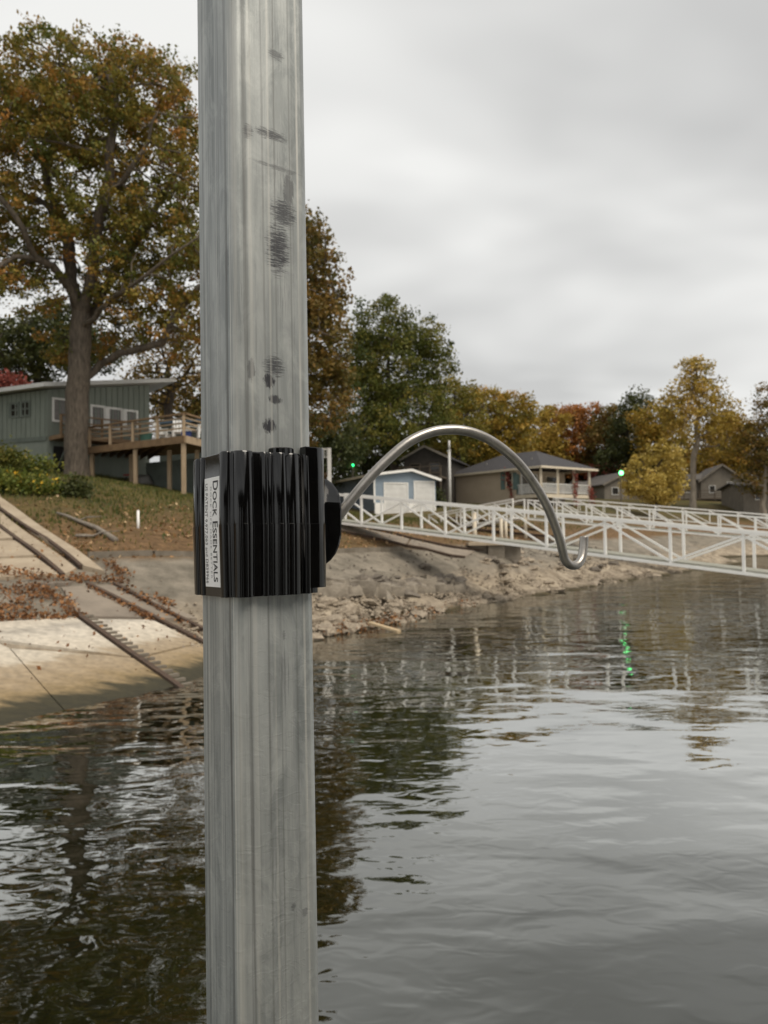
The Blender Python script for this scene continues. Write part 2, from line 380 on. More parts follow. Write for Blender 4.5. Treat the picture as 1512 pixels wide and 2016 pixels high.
def water_material():
    m, t, b = material('lake_water')
    L = t.links.new; NN = t.nodes.new
    pass
    geo = NN('ShaderNodeNewGeometry')
    def noise(scale, st, detail, rot=0.0, dist=0.0, rough=0.5):
        mp_ = NN('ShaderNodeMapping'); mp_.inputs['Scale'].default_value = st; mp_.inputs['Rotation'].default_value = (0, 0, rot); L(geo.outputs['Position'], mp_.inputs[0])
        n = NN('ShaderNodeTexNoise'); n.inputs['Scale'].default_value = scale; n.inputs['Detail'].default_value = detail; n.inputs['Distortion'].default_value = dist; n.inputs['Roughness'].default_value = rough
        L(mp_.outputs[0], n.inputs['Vector']); return n.outputs['Fac']
    big = noise(0.75, (0.55, 1.15, 1), 2, 0.2)
    mid = noise(2.3, (0.6, 1.2, 1), 1, -0.25, 0.5)
    fine = noise(6.0, (0.7, 1.2, 1), 1, 0.35, 0.8)
    msk = NN('ShaderNodeMapRange'); msk.inputs['From Min'].default_value = 0.38; msk.inputs['From Max'].default_value = 0.66; msk.inputs['To Min'].default_value = 0.25; msk.inputs['To Max'].default_value = 1.0
    L(noise(0.22, (1, 1, 1), 2), msk.inputs['Value'])
    def mul(a, bb):
        x = NN('ShaderNodeMath'); x.operation = 'MULTIPLY'; L(a, x.inputs[0])
        if isinstance(bb, float): x.inputs[1].default_value = bb
        else: L(bb, x.inputs[1])
        return x.outputs[0]
    def add(a, bb):
        x = NN('ShaderNodeMath'); L(a, x.inputs[0]); L(bb, x.inputs[1]); return x.outputs[0]
    spw = NN('ShaderNodeSeparateXYZ'); L(geo.outputs['Position'], spw.inputs[0])
    gx_ = NN('ShaderNodeMapRange'); gx_.interpolation_type = 'SMOOTHSTEP'; gx_.inputs['From Min'].default_value = 2.2; gx_.inputs['From Max'].default_value = -0.2; gx_.inputs['To Min'].default_value = 0.34; gx_.inputs['To Max'].default_value = 0.8; L(spw.outputs['X'], gx_.inputs['Value'])
    gy_ = NN('ShaderNodeMapRange'); gy_.interpolation_type = 'SMOOTHSTEP'; gy_.inputs['From Min'].default_value = 5.5; gy_.inputs['From Max'].default_value = 9.5; gy_.inputs['To Min'].default_value = 0.0; gy_.inputs['To Max'].default_value = 0.5; L(spw.outputs['Y'], gy_.inputs['Value'])
    gm = NN('ShaderNodeMath'); gm.operation = 'MAXIMUM'; L(gx_.outputs[0], gm.inputs[0]); L(gy_.outputs[0], gm.inputs[1])
    small = add(mul(mid, 0.0155), mul(mul(fine, 0.0075), msk.outputs[0]))
    hh = add(mul(big, 0.040), mul(small, gm.outputs[0]))
    bp = NN('ShaderNodeBump'); bp.inputs['Strength'].default_value = 1.0; bp.inputs['Distance'].default_value = 1.0
    L(hh, bp.inputs['Height'])
    t.nodes.remove(b)
    df = NN('ShaderNodeBsdfDiffuse'); df.inputs['Color'].default_value = (0.008, 0.0085, 0.003, 1)
    gl = NN('ShaderNodeBsdfGlossy'); gl.inputs['Color'].default_value = (0.97, 0.98, 0.96, 1); gl.inputs['Roughness'].default_value = 0.02
    fr = NN('ShaderNodeFresnel'); fr.inputs['IOR'].default_value = 1.33
    for q in (gl, fr): L(bp.outputs[0], q.inputs['Normal'])
    gain = NN('ShaderNodeMath'); gain.operation = 'MULTIPLY'; gain.use_clamp = True; gain.inputs[1].default_value = 3.5; L(fr.outputs[0], gain.inputs[0])
    cap_ = NN('ShaderNodeMath'); cap_.operation = 'MINIMUM'; cap_.inputs[1].default_value = 0.66; L(gain.outputs[0], cap_.inputs[0])
    ms = NN('ShaderNodeMixShader'); L(cap_.outputs[0], ms.inputs[0]); L(df.outputs[0], ms.inputs[1]); L(gl.outputs[0], ms.inputs[2]); L(ms.outputs[0], t.nodes['Material Output'].inputs[0])
    return m
w = MB().add([(-900, -500, 0), (900, -500, 0), (900, 1400, 0), (-900, 1400, 0)], [(0, 1, 2, 3)])
tag(w.build('water', water_material()), 'dark rippled lake water reflecting trees and grey sky', kind='structure')

# ------------------------------------------------------------------ foliage and trees
def leaf_mesh(name, cen, size, tint, rng, flat=0.0):
    n = len(cen)
    a = rng.normal(size=(n, 3)); a[:, 2] *= 0.8; a /= np.linalg.norm(a, axis=1)[:, None]
    c = rng.normal(size=(n, 3)); c[:, 2] += flat
    b = np.cross(a, c); b /= np.linalg.norm(b, axis=1)[:, None]; nn = np.cross(a, b)
    s = (np.ones(n) * size * rng.uniform(0.45, 1.55, n))[:, None]
    v = np.empty((n, 4, 3))
    v[:, 0] = cen - a * s * 0.5; v[:, 1] = cen - b * s * 0.34 + nn * s * 0.08 + a * s * 0.06
    v[:, 2] = cen + a * s * 0.5; v[:, 3] = cen + b * s * 0.34 + nn * s * 0.08 - a * s * 0.04
    me = bpy.data.meshes.new(name)
    me.vertices.add(4 * n); me.vertices.foreach_set('co', v.reshape(-1))
    me.loops.add(4 * n); me.loops.foreach_set('vertex_index', np.arange(4 * n, dtype=np.int32))
    me.polygons.add(n); me.polygons.foreach_set('loop_start', np.arange(0, 4 * n, 4, dtype=np.int32))
    me.update(calc_edges=True)
    at = me.attributes.new('tint', 'FLOAT', 'POINT'); at.data.foreach_set('value', np.repeat(np.clip(tint, 0, 1), 4).astype(np.float32))
    return me

def colonise(att, pos, par, stepl, infl, kill, iters, rng):
    pos = [np.array(p, float) for p in pos]; par = list(par)
    A = np.array(att); alive = np.ones(len(A), bool)
    Pn = np.array(pos); d = np.linalg.norm(A[:, None] - Pn[None], axis=2); ni = d.argmin(1); nd = d.min(1)
    for it in range(iters):
        act = alive & (nd < infl)
        if not act.any(): break
        dirs = {}
        dv_ = A[act] - np.array(pos)[ni[act]]; dv_ /= (np.linalg.norm(dv_, axis=1)[:, None] + 1e-9)
        acc = np.zeros((len(pos), 3)); np.add.at(acc, ni[act], dv_)
        grow = np.unique(ni[act]); new = []
        for g in grow:
            q = acc[g]; l = np.linalg.norm(q)
            if l < 1e-3: continue
            p = pos[g] + stepl * (q / l + rng.normal(size=3) * 0.18)
            new.append((p, g))
        k0 = len(pos)
        for p, g in new: pos.append(p); par.append(int(g))
        if not new: break
        Q = np.array([p for p, g in new]); dq = np.linalg.norm(A[:, None] - Q[None], axis=2); j = dq.argmin(1); m_ = dq.min(1)
        up = m_ < nd; nd = np.where(up, m_, nd); ni = np.where(up, j + k0, ni)
        stuck = alive & ~up & act & (rng.random(len(A)) < 0.15)
        alive &= (nd > kill) & ~stuck
    return np.array(pos), np.array(par)

def branch_mesh(pos, par, Rb, rmin, k=7, flare=1.0, power=0.5):
    n = len(pos); cnt = np.zeros(n); has = np.zeros(n, bool)
    for i in range(n):
        if par[i] >= 0: has[par[i]] = True
    cnt[~has] = 1
    for i in range(n - 1, 0, -1):
        if par[i] >= 0: cnt[par[i]] += cnt[i]
    r = np.maximum(Rb * (cnt / cnt.max()) ** power, rmin)
    mb = MB(); rings = {}
    for i in range(n):
        p = par[i]; d = pos[i] - pos[p] if p >= 0 else (pos[1] - pos[0])
        d = d / (np.linalg.norm(d) + 1e-9)
        ref = np.array([1.0, 0, 0]) if abs(d[0]) < 0.8 else np.array([0, 1.0, 0])
        a = ref - d * (ref @ d); a /= np.linalg.norm(a); b = np.cross(d, a)
        rr = r[i] * (flare if i == 0 else (1 + (flare - 1) * 0.35 if i == 1 else 1))
        base = len(mb.v)
        for j in range(k):
            t = 2 * math.pi * j / k; mb.v.append(tuple(pos[i] + rr * (math.cos(t) * a + math.sin(t) * b)))
        rings[i] = base
        if p >= 0:
            # at a side fork start from a small ring of its own inside the parent limb
            if r[p] > 1.6 * r[i]:
                b0 = len(mb.v)
                for j in range(k):
                    t = 2 * math.pi * j / k; mb.v.append(tuple(pos[p] + r[i] * 1.25 * (math.cos(t) * a + math.sin(t) * b)))
            else: b0 = rings[p]
            for j in range(k): mb.f.append((b0 + j, b0 + (j + 1) % k, base + (j + 1) % k, base + j))
        if not has[i]: mb.f.append(tuple(base + j for j in range(k)))
    return mb, r

def sample_blobs(blobs, n, rng, shell=0.45):
    wts = np.array([b[1][0] * b[1][1] * b[1][2] for b in blobs]) ** 0.8; wts /= wts.sum()
    out_ = []
    for i in rng.choice(len(blobs), n, p=wts):
        c, r_ = blobs[i]; v = rng.normal(size=3); v /= np.linalg.norm(v)
        out_.append(np.array(c) + np.array(r_) * v * (rng.uniform(shell ** 3, 1) ** (1 / 3)))
    return np.array(out_)

def tree(name, label, base, blobs, n_att, per, lsize, crad, fol, bark, Rb, seed, stepl=0.6, skel=None, group='trees on the bank', cat='tree', k=6, rmin=0.02, flare=1.5, drop=0.0, flat=0.3, infl=None, shell=0.45, leaf_att=None):
    rng = np.random.default_rng(seed)
    base = np.array(base, float)
    att = sample_blobs(blobs, n_att, rng, shell)
    if skel is None:
        top = np.mean([b[0] for b in blobs], axis=0); lowz = min(b[0][2] - b[1][2] for b in blobs)
        zt = max(base[2] + 1.0, lowz + 0.15 * (top[2] - lowz)); n = max(4, int((zt - base[2]) / (stepl * 1.2)))
        pos = []; par = []
        for i in range(n + 1):
            t = i / n; q = base + np.array([0, 0, (zt - base[2]) * t]); q[:2] += (top[:2] - base[:2]) * 0.25 * t * t + rng.normal(size=2) * Rb * 0.25 * (i > 0)
            pos.append(q); par.append(i - 1)
        # a leader through the crown
        p0 = pos[-1].copy(); m_ = max(3, int((top[2] - p0[2]) / stepl))
        for i in range(m_):
            t = (i + 1) / m_; q = p0 + (top - p0) * t + rng.normal(size=3) * Rb * 0.4; pos.append(q); par.append(len(pos) - 2)
    else:
        pos, par = skel
    pos, par = colonise(att, pos, par, stepl, infl or stepl * 14, stepl * 1.1, 70, rng)
    mb, r_ = branch_mesh(pos, par, Rb, rmin, k, flare)
    root = thing(name, base, label, cat, group)
    mb.build('trunk', bark, root, smooth=True)
    cl = att if leaf_att is None else np.vstack([att, sample_blobs(leaf_att[0], leaf_att[1], rng, shell)])
    thin = pos[r_ < max(rmin * 2.2, Rb * 0.07)]
    if len(thin): cl = np.vstack([cl, thin[rng.random(len(thin)) < 0.35]])
    cl = cl[rng.random(len(cl)) >= drop]
    cnts = rng.poisson(per, len(cl)); which = np.repeat(np.arange(len(cl)), cnts)
    cr_ = crad * rng.uniform(0.6, 1.4, len(cl))
    cen = cl[which] + np.clip(rng.normal(size=(len(which), 3)), -1.5, 1.5) * cr_[which][:, None] * np.array([0.62, 0.62, 0.42])
    ctint = rng.normal(0.5, 0.2, len(cl)) + 0.25 * (vnoise(cl[:, 0] + cl[:, 1] * 0.7, cl[:, 2], 0.35, seed) - 0.5)
    tint = ctint[which] + rng.normal(0, 0.13, len(which))
    lm = leaf_mesh('crown', cen - base, lsize, tint, rng, flat)
    link('crown', lm, fol, root)
    return root

FOL_OAK = foliage('oak_leaves', [(0.062, 0.078, 0.016), (0.125, 0.12, 0.024), (0.215, 0.148, 0.03), (0.31, 0.145, 0.038)])
FOL_OAK2 = foliage('rusty_oak_leaves', [(0.05, 0.055, 0.014), (0.10, 0.08, 0.02), (0.165, 0.10, 0.024), (0.21, 0.12, 0.035)])
FOL_GREEN = foliage('green_leaves', [(0.032, 0.046, 0.011), (0.066, 0.078, 0.016), (0.115, 0.115, 0.022), (0.18, 0.14, 0.028)])
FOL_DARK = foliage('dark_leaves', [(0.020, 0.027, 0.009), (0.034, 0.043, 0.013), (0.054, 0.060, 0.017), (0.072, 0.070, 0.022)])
FOL_OLIVE = foliage('olive_leaves', [(0.06, 0.068, 0.014), (0.125, 0.115, 0.022), (0.21, 0.16, 0.028), (0.27, 0.175, 0.036)])
FOL_GOLD = foliage('golden_leaves', [(0.12, 0.10, 0.02), (0.25, 0.18, 0.036), (0.36, 0.245, 0.05), (0.44, 0.29, 0.085)])
FOL_AMBER = foliage('amber_leaves', [(0.09, 0.085, 0.016), (0.19, 0.145, 0.024), (0.29, 0.19, 0.032), (0.37, 0.20, 0.04)])
FOL_PALE = foliage('pale_gold_leaves', [(0.19, 0.145, 0.035), (0.34, 0.255, 0.065), (0.43, 0.32, 0.09), (0.50, 0.37, 0.13)])
FOL_ORANGE = foliage('orange_leaves', [(0.11, 0.055, 0.016), (0.22, 0.09, 0.022), (0.33, 0.125, 0.03), (0.40, 0.18, 0.045)])
FOL_RED = foliage('red_leaves', [(0.08, 0.022, 0.018), (0.16, 0.04, 0.034), (0.24, 0.065, 0.055), (0.29, 0.10, 0.085)])
FOL_BUSH = foliage('bush_leaves', [(0.035, 0.055, 0.012), (0.075, 0.10, 0.02), (0.14, 0.15, 0.03), (0.22, 0.19, 0.045)])
FOL_RUST = foliage('dry_weeds', [(0.06, 0.032, 0.018), (0.14, 0.065, 0.03), (0.23, 0.10, 0.042), (0.36, 0.20, 0.10)])
FOL_LITTER = foliage('fallen_leaves', [(0.10, 0.055, 0.026), (0.22, 0.12, 0.055), (0.36, 0.21, 0.11), (0.55, 0.40, 0.27)])
FOL_GRASS = foliage('grass_blades', [(0.03, 0.045, 0.010), (0.06, 0.075, 0.018), (0.10, 0.095, 0.025), (0.17, 0.13, 0.05)])
FOL_YEL = foliage('yellow_petals', [(0.45, 0.26, 0.02), (0.60, 0.38, 0.03)])

def pblob(px, py, d, rx, ry, rz_depth=None):
    """ellipsoid given by its place in the photograph, its distance and its half sizes in photograph pixels"""
    c = P(px, py, d); k_ = d / F
    return (c, (rx * k_, (rz_depth if rz_depth else rx * k_), ry * k_))

# --- the big oak on the left: main limbs drawn, the rest grown
def oak():
    D = 29.0
    bz = G(150, 938)
    D = float((bz - CAM) @ _f)
    def q(px, py, dd=0): return P(px, py, D + dd)
    limbs = [  # (parent limb, index in it, points)
        (None, 0, [(151, 950, 0), (150, 900, 0), (150, 850, 0), (152, 800, 0), (155, 750, 0), (156, 700, 0), (158, 655, 0), (160, 620, 0)]),
        (0, 7, [(148, 588, -.4), (132, 560, -.8), (105, 525, -1.2), (70, 508, -2), (30, 505, -2.6), (-10, 530, -3), (-60, 520, -4)]),
        (0, 7, [(148, 580, .5), (140, 530, 1), (137, 490, 1.2), (120, 430, 1.6), (98, 380, 1.8), (88, 330, 2), (60, 260, 2.4), (40, 190, 2.6)]),
        (0, 7, [(172, 580, -.2), (184, 530, -.6), (186, 480, -1), (196, 420, -1.5), (215, 370, -1.8), (215, 300, -2.2), (230, 220, -2.4), (215, 150, -2.6)]),
        (0, 6, [(180, 620, .8), (205, 570, 1.6), (250, 500, 2.4), (290, 440, 2.8), (330, 370, 3.2), (375, 300, 3.6), (420, 250, 4)]),
        (0, 6, [(195, 610, -1), (240, 575, -2), (290, 540, -3), (340, 500, -3.4), (400, 460, -4)]),
        (0, 4, [(178, 738, .4), (200, 715, .6), (235, 695, .2), (285, 684, -.4), (318, 676, -.8), (335, 640, -1), (360, 600, -1.2), (400, 560, -1.4), (450, 520, -2)]),
        (6, 5, [(370, 660, -1.6), (400, 640, -2), (440, 650, -2.4)]),
        (1, 3, [(45, 450, -3), (10, 400, -3.5), (-40, 350, -4)]),
        (2, 3, [(90, 400, 2), (40, 380, 2.5), (0, 340, 3), (-50, 300, 3.5)]),
        (3, 4, [(240, 360, -2.4), (280, 300, -3), (310, 220, -3.4)]),
        (2, 5, [(120, 270, 2.8), (140, 200, 3.4), (150, 130, 3.6)]),
    ]
    pos, par, ids = [], [], []
    for pi, k0, pts in limbs:
        row = []; prev = -1 if pi is None else ids[pi][k0]
        last = None if prev < 0 else pos[prev]
        for p in pts:
            w_ = q(*p)
            if last is not None:
                m_ = max(1, int(round(np.linalg.norm(w_ - last) / 0.7)))
                for s_ in range(1, m_):
                    pos.append(last + (w_ - last) * s_ / m_ + RNG.normal(size=3) * 0.05); par.append(prev); prev = len(pos) - 1
            pos.append(w_); par.append(prev); prev = len(pos) - 1; row.append(prev); last = w_
        ids.append(row)
    pos[0][2] = h(pos[0][0], pos[0][1]) - 0.3
    bl = [pblob(170, 205, D - 1, 165, 105, 4.5), pblob(40, 235, D, 150, 120, 5), pblob(310, 250, D, 120, 140, 4.5), pblob(180, 330, D, 230, 130, 5.5),
          pblob(120, 470, D, 240, 100, 4.5), pblob(330, 470, D + 1, 130, 120, 4.5), pblob(-20, 470, D - 1, 90, 90, 4), pblob(240, 570, D, 110, 60, 4), pblob(340, 630, D, 90, 80, 3.5),
          pblob(165, 135, D, 90, 55, 3.5), pblob(-130, 380, D, 120, 160, 5), pblob(440, 470, D, 110, 180, 4), pblob(140, 690, D + 1, 55, 40, 2.2)]
    return tree('oak_tree', 'huge oak with rust-brown leaves and thick grey trunk in front of the green house', pos[0], bl + [pblob(70, 190, D, 95, 65, 4), pblob(285, 190, D, 95, 70, 4), pblob(0, 215, D, 90, 75, 4), pblob(60, 585, D - 1, 70, 40, 3), pblob(300, 610, D, 95, 50, 3.5), pblob(215, 660, D + 1.5, 60, 35, 2.5)], 2400, 58, 0.145, 0.38, FOL_OAK, M_BARK, 0.56, 5,
                stepl=0.45, skel=(pos, par), k=8, rmin=0.016, flare=1.25, drop=0.24, infl=6, shell=0.25)
oak()

def ptree(label, px, base_d, blobs, fol, n_att, per, lsize, crad, bark=None, Rb=0.25, seed=1, **kw):
    b0 = P(px, 1000, base_d); bz = h(b0[0], b0[1]) - 0.2
    return tree(kw.pop('name', 'tree'), label, (b0[0], b0[1], bz), blobs, n_att, per, lsize, crad, fol, bark or M_BARKD, Rb, seed, **kw)

GT = 'trees along the far bank'
ptree('brown-green oak rising close behind the right side of the metal post', 560, 42,
      [pblob(560, 500, 42, 105, 95), pblob(600, 560, 42, 85, 100), pblob(590, 680, 42, 105, 120), pblob(620, 780, 43, 80, 100), pblob(650, 700, 43, 42, 80), pblob(500, 640, 42, 110, 150), pblob(625, 500, 42, 45, 50)],
      FOL_OAK2, 760, 44, 0.20, 0.50, M_BARK, 0.45, 21, name='oak_tree', group=GT, stepl=0.6, drop=0.1)
ptree('tallest deep green tree in the middle, behind the blue garage', 780, 76,
      [pblob(745, 640, 76, 60, 60), pblob(820, 660, 76, 55, 55), pblob(780, 720, 76, 95, 90), pblob(850, 715, 76, 45, 60), pblob(735, 760, 76, 65, 90), pblob(700, 690, 76, 42, 70), pblob(800, 820, 76, 105, 75), pblob(700, 800, 74, 60, 90), pblob(760, 850, 74, 95, 60)],
      FOL_GREEN, 820, 52, 0.26, 0.75, None, 0.4, 22, name='maple_tree', group=GT, stepl=0.9)
ptree('olive green tree beside and lower than the tallest green tree', 905, 82,
      [pblob(890, 780, 82, 45, 42), pblob(915, 820, 82, 52, 45), pblob(880, 860, 82, 60, 50)], FOL_OLIVE, 280, 46, 0.27, 0.75, None, 0.3, 23, name='maple_tree', group=GT, stepl=0.9)
ptree('yellowing round tree behind the arch of the metal hook', 985, 95,
      [pblob(960, 800, 95, 45, 44), pblob(1010, 815, 95, 50, 42), pblob(985, 870, 95, 70, 50)], FOL_AMBER, 320, 46, 0.30, 0.85, None, 0.3, 24, name='maple_tree', group=GT, stepl=1.0)
ptree('bright orange tree left of the rusty red tree, beyond the beige house', 1060, 112,
      [pblob(1050, 855, 112, 45, 45), pblob(1090, 830, 112, 32, 30), pblob(1065, 900, 112, 55, 45)], FOL_GOLD, 240, 44, 0.34, 0.95, None, 0.3, 25, name='maple_tree', group=GT, stepl=1.1)
ptree('rusty red-orange tree over the porch of the beige house', 1125, 115,
      [pblob(1112, 834, 115, 46, 42), pblob(1152, 822, 115, 38, 30), pblob(1130, 890, 115, 60, 55)], FOL_ORANGE, 280, 46, 0.34, 0.95, None, 0.3, 26, name='maple_tree', group=GT, stepl=1.1)
ptree('dark rust-green tree with a domed top right of the beige house', 1195, 112,
      [pblob(1200, 830, 112, 38, 32), pblob(1190, 880, 112, 52, 55)], FOL_OAK2, 260, 46, 0.34, 0.95, None, 0.3, 27, name='oak_tree', group=GT, stepl=1.1)
ptree('narrow dark green tree standing behind the red shrub', 1240, 105,
      [pblob(1255, 800, 105, 28, 32), pblob(1240, 850, 105, 40, 50), pblob(1215, 910, 105, 45, 40)], FOL_DARK, 240, 46, 0.32, 0.9, None, 0.3, 28, name='oak_tree', group=GT, stepl=1.1)
ptree('olive gold tree between the dark green tree and the tall pale-trunked tree', 1295, 100,
      [pblob(1285, 830, 100, 42, 40), pblob(1310, 880, 100, 55, 55)], FOL_AMBER, 260, 46, 0.32, 0.9, None, 0.3, 29, name='maple_tree', group=GT, stepl=1.0)
ptree('tall golden tree with a pale straight trunk on the right', 1364, 84,
      [pblob(1370, 735, 84, 38, 32), pblob(1350, 770, 84, 42, 35), pblob(1395, 780, 84, 40, 42), pblob(1330, 800, 84, 38, 30), pblob(1420, 810, 84, 40, 35), pblob(1375, 830, 84, 70, 45), pblob(1410, 870, 84, 50, 40)],
      FOL_GOLD, 350, 34, 0.27, 0.70, M_BARKP, 0.34, 30, name='sycamore_tree', group=GT, stepl=0.9, drop=0.12)
ptree('bushy pale yellow tree in front of the grey cottage', 1290, 72,
      [pblob(1238, 925, 72, 14, 12), pblob(1336, 925, 72, 16, 14), pblob(1300, 878, 72, 14, 12), pblob(1258, 912, 72, 22, 18), pblob(1288, 896, 72, 22, 18), pblob(1318, 905, 72, 28, 30), pblob(1275, 950, 72, 46, 26), pblob(1322, 955, 72, 30, 34), pblob(1242, 962, 72, 18, 16), pblob(1300, 978, 72, 40, 16)], FOL_PALE, 330, 46, 0.22, 0.5, None, 0.2, 31, drop=0.28, shell=0.15, name='maple_tree', group=GT, stepl=0.7)
ptree('amber brown tree behind the right-hand cottage', 1440, 108,
      [pblob(1440, 860, 108, 50, 45), pblob(1450, 905, 108, 62, 50), pblob(1410, 915, 108, 45, 45)], FOL_AMBER, 320, 42, 0.32, 0.85, None, 0.3, 32, name='maple_tree', group=GT, stepl=0.9)
ptree('brownish tree with pale limbs cut by the right edge of the view', 1500, 80,
      [pblob(1520, 790, 80, 34, 40), pblob(1505, 860, 80, 48, 50), pblob(1540, 880, 80, 70, 80), pblob(1490, 930, 80, 45, 45)], FOL_OAK2, 340, 36, 0.26, 0.7, M_BARKP, 0.33, 33, name='sycamore_tree', group=GT, stepl=0.8, drop=0.15)
ptree('low orange tree just left of the pale straight trunk base', 1385, 110,
      [pblob(1385, 930, 110, 35, 40), pblob(1405, 905, 110, 40, 30)], FOL_GOLD, 150, 42, 0.32, 0.85, None, 0.2, 34, name='maple_tree', group=GT, stepl=0.9)
# behind the green house
ptree('dark evergreen tree above the left end of the green house roof', 70, 58,
      [pblob(100, 660, 58, 85, 60), pblob(60, 700, 58, 90, 60), pblob(-20, 690, 58, 60, 70), pblob(190, 690, 60, 60, 50)], FOL_DARK, 500, 46, 0.22, 0.65, None, 0.35, 35, name='evergreen_tree', group=GT, stepl=0.8)
ptree('reddish brown small tree at the left edge over the green roof', 5, 50,
      [pblob(5, 765, 50, 45, 28), pblob(-50, 755, 50, 50, 40)], FOL_RED, 140, 24, 0.24, 0.5, None, 0.15, 36, name='maple_tree', group=GT, stepl=0.6)
ptree('half-bare twiggy tree right of the green house', 330, 52,
      [pblob(330, 730, 52, 75, 60), pblob(290, 760, 52, 50, 50), pblob(380, 700, 52, 60, 60)], FOL_OAK2, 420, 7, 0.20, 0.5, M_BARKD, 0.32, 37, name='oak_tree', group=GT, stepl=0.55, rmin=0.03)
ptree('low brown tree behind the deck rail and the metal post', 400, 60,
      [pblob(360, 810, 60, 70, 45), pblob(450, 790, 60, 90, 70)], FOL_OAK2, 260, 26, 0.28, 0.65, None, 0.25, 38, name='oak_tree', group=GT, stepl=0.8)
# dark under-wood behind the garage and houses
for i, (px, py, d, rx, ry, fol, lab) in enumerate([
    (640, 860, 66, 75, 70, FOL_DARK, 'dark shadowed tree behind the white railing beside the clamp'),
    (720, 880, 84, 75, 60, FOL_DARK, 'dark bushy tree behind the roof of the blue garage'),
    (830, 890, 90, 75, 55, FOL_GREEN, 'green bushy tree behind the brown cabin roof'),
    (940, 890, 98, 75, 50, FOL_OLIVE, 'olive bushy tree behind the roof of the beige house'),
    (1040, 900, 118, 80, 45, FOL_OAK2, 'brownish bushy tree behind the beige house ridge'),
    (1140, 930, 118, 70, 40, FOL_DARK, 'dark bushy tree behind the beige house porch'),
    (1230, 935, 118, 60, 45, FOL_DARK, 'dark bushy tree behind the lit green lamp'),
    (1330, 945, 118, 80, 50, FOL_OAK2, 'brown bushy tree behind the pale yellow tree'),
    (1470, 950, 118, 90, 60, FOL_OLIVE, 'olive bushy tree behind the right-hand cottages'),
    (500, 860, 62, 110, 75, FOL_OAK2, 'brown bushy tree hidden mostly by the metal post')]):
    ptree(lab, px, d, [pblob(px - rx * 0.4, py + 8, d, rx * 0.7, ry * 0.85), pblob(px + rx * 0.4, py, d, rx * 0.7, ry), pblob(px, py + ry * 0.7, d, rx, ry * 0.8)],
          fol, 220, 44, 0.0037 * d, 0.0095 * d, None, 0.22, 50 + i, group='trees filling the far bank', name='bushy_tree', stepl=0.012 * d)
# trees standing outside the frame that the water and the metal see
for i, (x, y, hh_, fol) in enumerate([(-34, 30, 15, FOL_OAK2), (-42, 45, 17, FOL_GREEN), (75, 100, 15, FOL_OLIVE), (92, 96, 14, FOL_ORANGE)]):
    z = h(x, y)
    tree('maple_tree', ['brown oak left of the view', 'green tree left of the view', 'olive tree right of the view', 'orange tree right of the view'][i], (x, y, z - .2),
         [((x, y, z + hh_ * .62), (hh_ * .36, hh_ * .36, hh_ * .36)), ((x + 2, y, z + hh_ * .45), (hh_ * .3, hh_ * .3, hh_ * .25))], 200, 26, 0.5, 1.1, fol, M_BARKD, 0.35, 80 + i, stepl=1.1, group='trees outside the frame')

def bush(name, label, px, py, d, rx, ry, fol, n_att, per, lsize, seed, cat='shrub', extra=None, depth=None, group=None):
    rng = np.random.default_rng(seed)
    c = P(px, py, d); k_ = d / F; base = np.array([c[0], c[1], h(c[0], c[1]) - 0.05])
    zc = max(c[2], base[2] + 0.1); rz_ = ry * k_
    bl = [((c[0], c[1], zc), (rx * k_, depth or rx * k_ * 0.8, rz_)), ((c[0] - rx * k_ * 0.3, c[1], (zc + base[2]) / 2), (rx * k_ * 0.8, (depth or rx * k_) * 0.7, max(0.15, (zc - base[2]) * 0.7)))]
    root = thing(name, base, label, cat, group)
    att = sample_blobs(bl, n_att, rng, 0.3); att[:, 2] = np.maximum(att[:, 2], base[2] + 0.05)
    mb = MB()
    for a in att[::6]: mb.tube([base + (a - base) * np.array([.15, .15, 0]), base + (a - base) * np.array([.5, .5, .6]), a], [0.012, 0.009, 0.005], 4)
    mb.build('stems', M_BARKD, root)
    which = np.repeat(np.arange(len(att)), rng.poisson(per, len(att)))
    cen = att[which] + rng.normal(size=(len(which), 3)) * lsize * 1.3
    tint = rng.normal(0.5, 0.18, len(att))[which] + rng.normal(0, 0.12, len(which))
    link('foliage', leaf_mesh('foliage', cen - base, lsize, tint, rng, 0.3), fol, root)
    if extra:
        f_ = sample_blobs([bl[0]], extra, rng, 0.85); f_[:, 2] += 0.06
        tag(link('flowers', leaf_mesh('flowers', f_ - base, 0.095, rng.random(len(f_)), rng, 1.5), FOL_YEL, root), kind='stuff')
    return root
bush('flowering_bush', 'bush with yellow flowers at the left edge beside the concrete walk', 12, 950, 24.5, 34, 22, FOL_BUSH, 90, 22, 0.10, 101, 'bush', 45)
bush('flowering_bush', 'widest bush with yellow flowers, between the walk and the oak trunk', 72, 958, 25, 48, 24, FOL_BUSH, 120, 22, 0.10, 102, 'bush', 60)
bush('shrub', 'dark green leafy shrub at the foot of the big oak', 150, 968, 25.5, 30, 26, FOL_DARK, 90, 26, 0.11, 103)
bush('shrub', 'grass-green clump left of the oak trunk below the green house', 60, 912, 31, 60, 12, FOL_BUSH, 110, 20, 0.12, 104)
bush('shrub', 'tall grey-green weed clump at the left edge under the green house', 20, 900, 29, 26, 20, FOL_GREEN, 80, 20, 0.12, 105)
bush('shrub', 'dusky red shrub below the right-hand green lamp', 1195, 938, 106, 36, 20, FOL_RED, 120, 30, 0.34, 106)
bush('shrub', 'small round dark shrub at the right corner of the blue garage', 863, 975, 64, 8, 13, FOL_DARK, 30, 20, 0.2, 107)

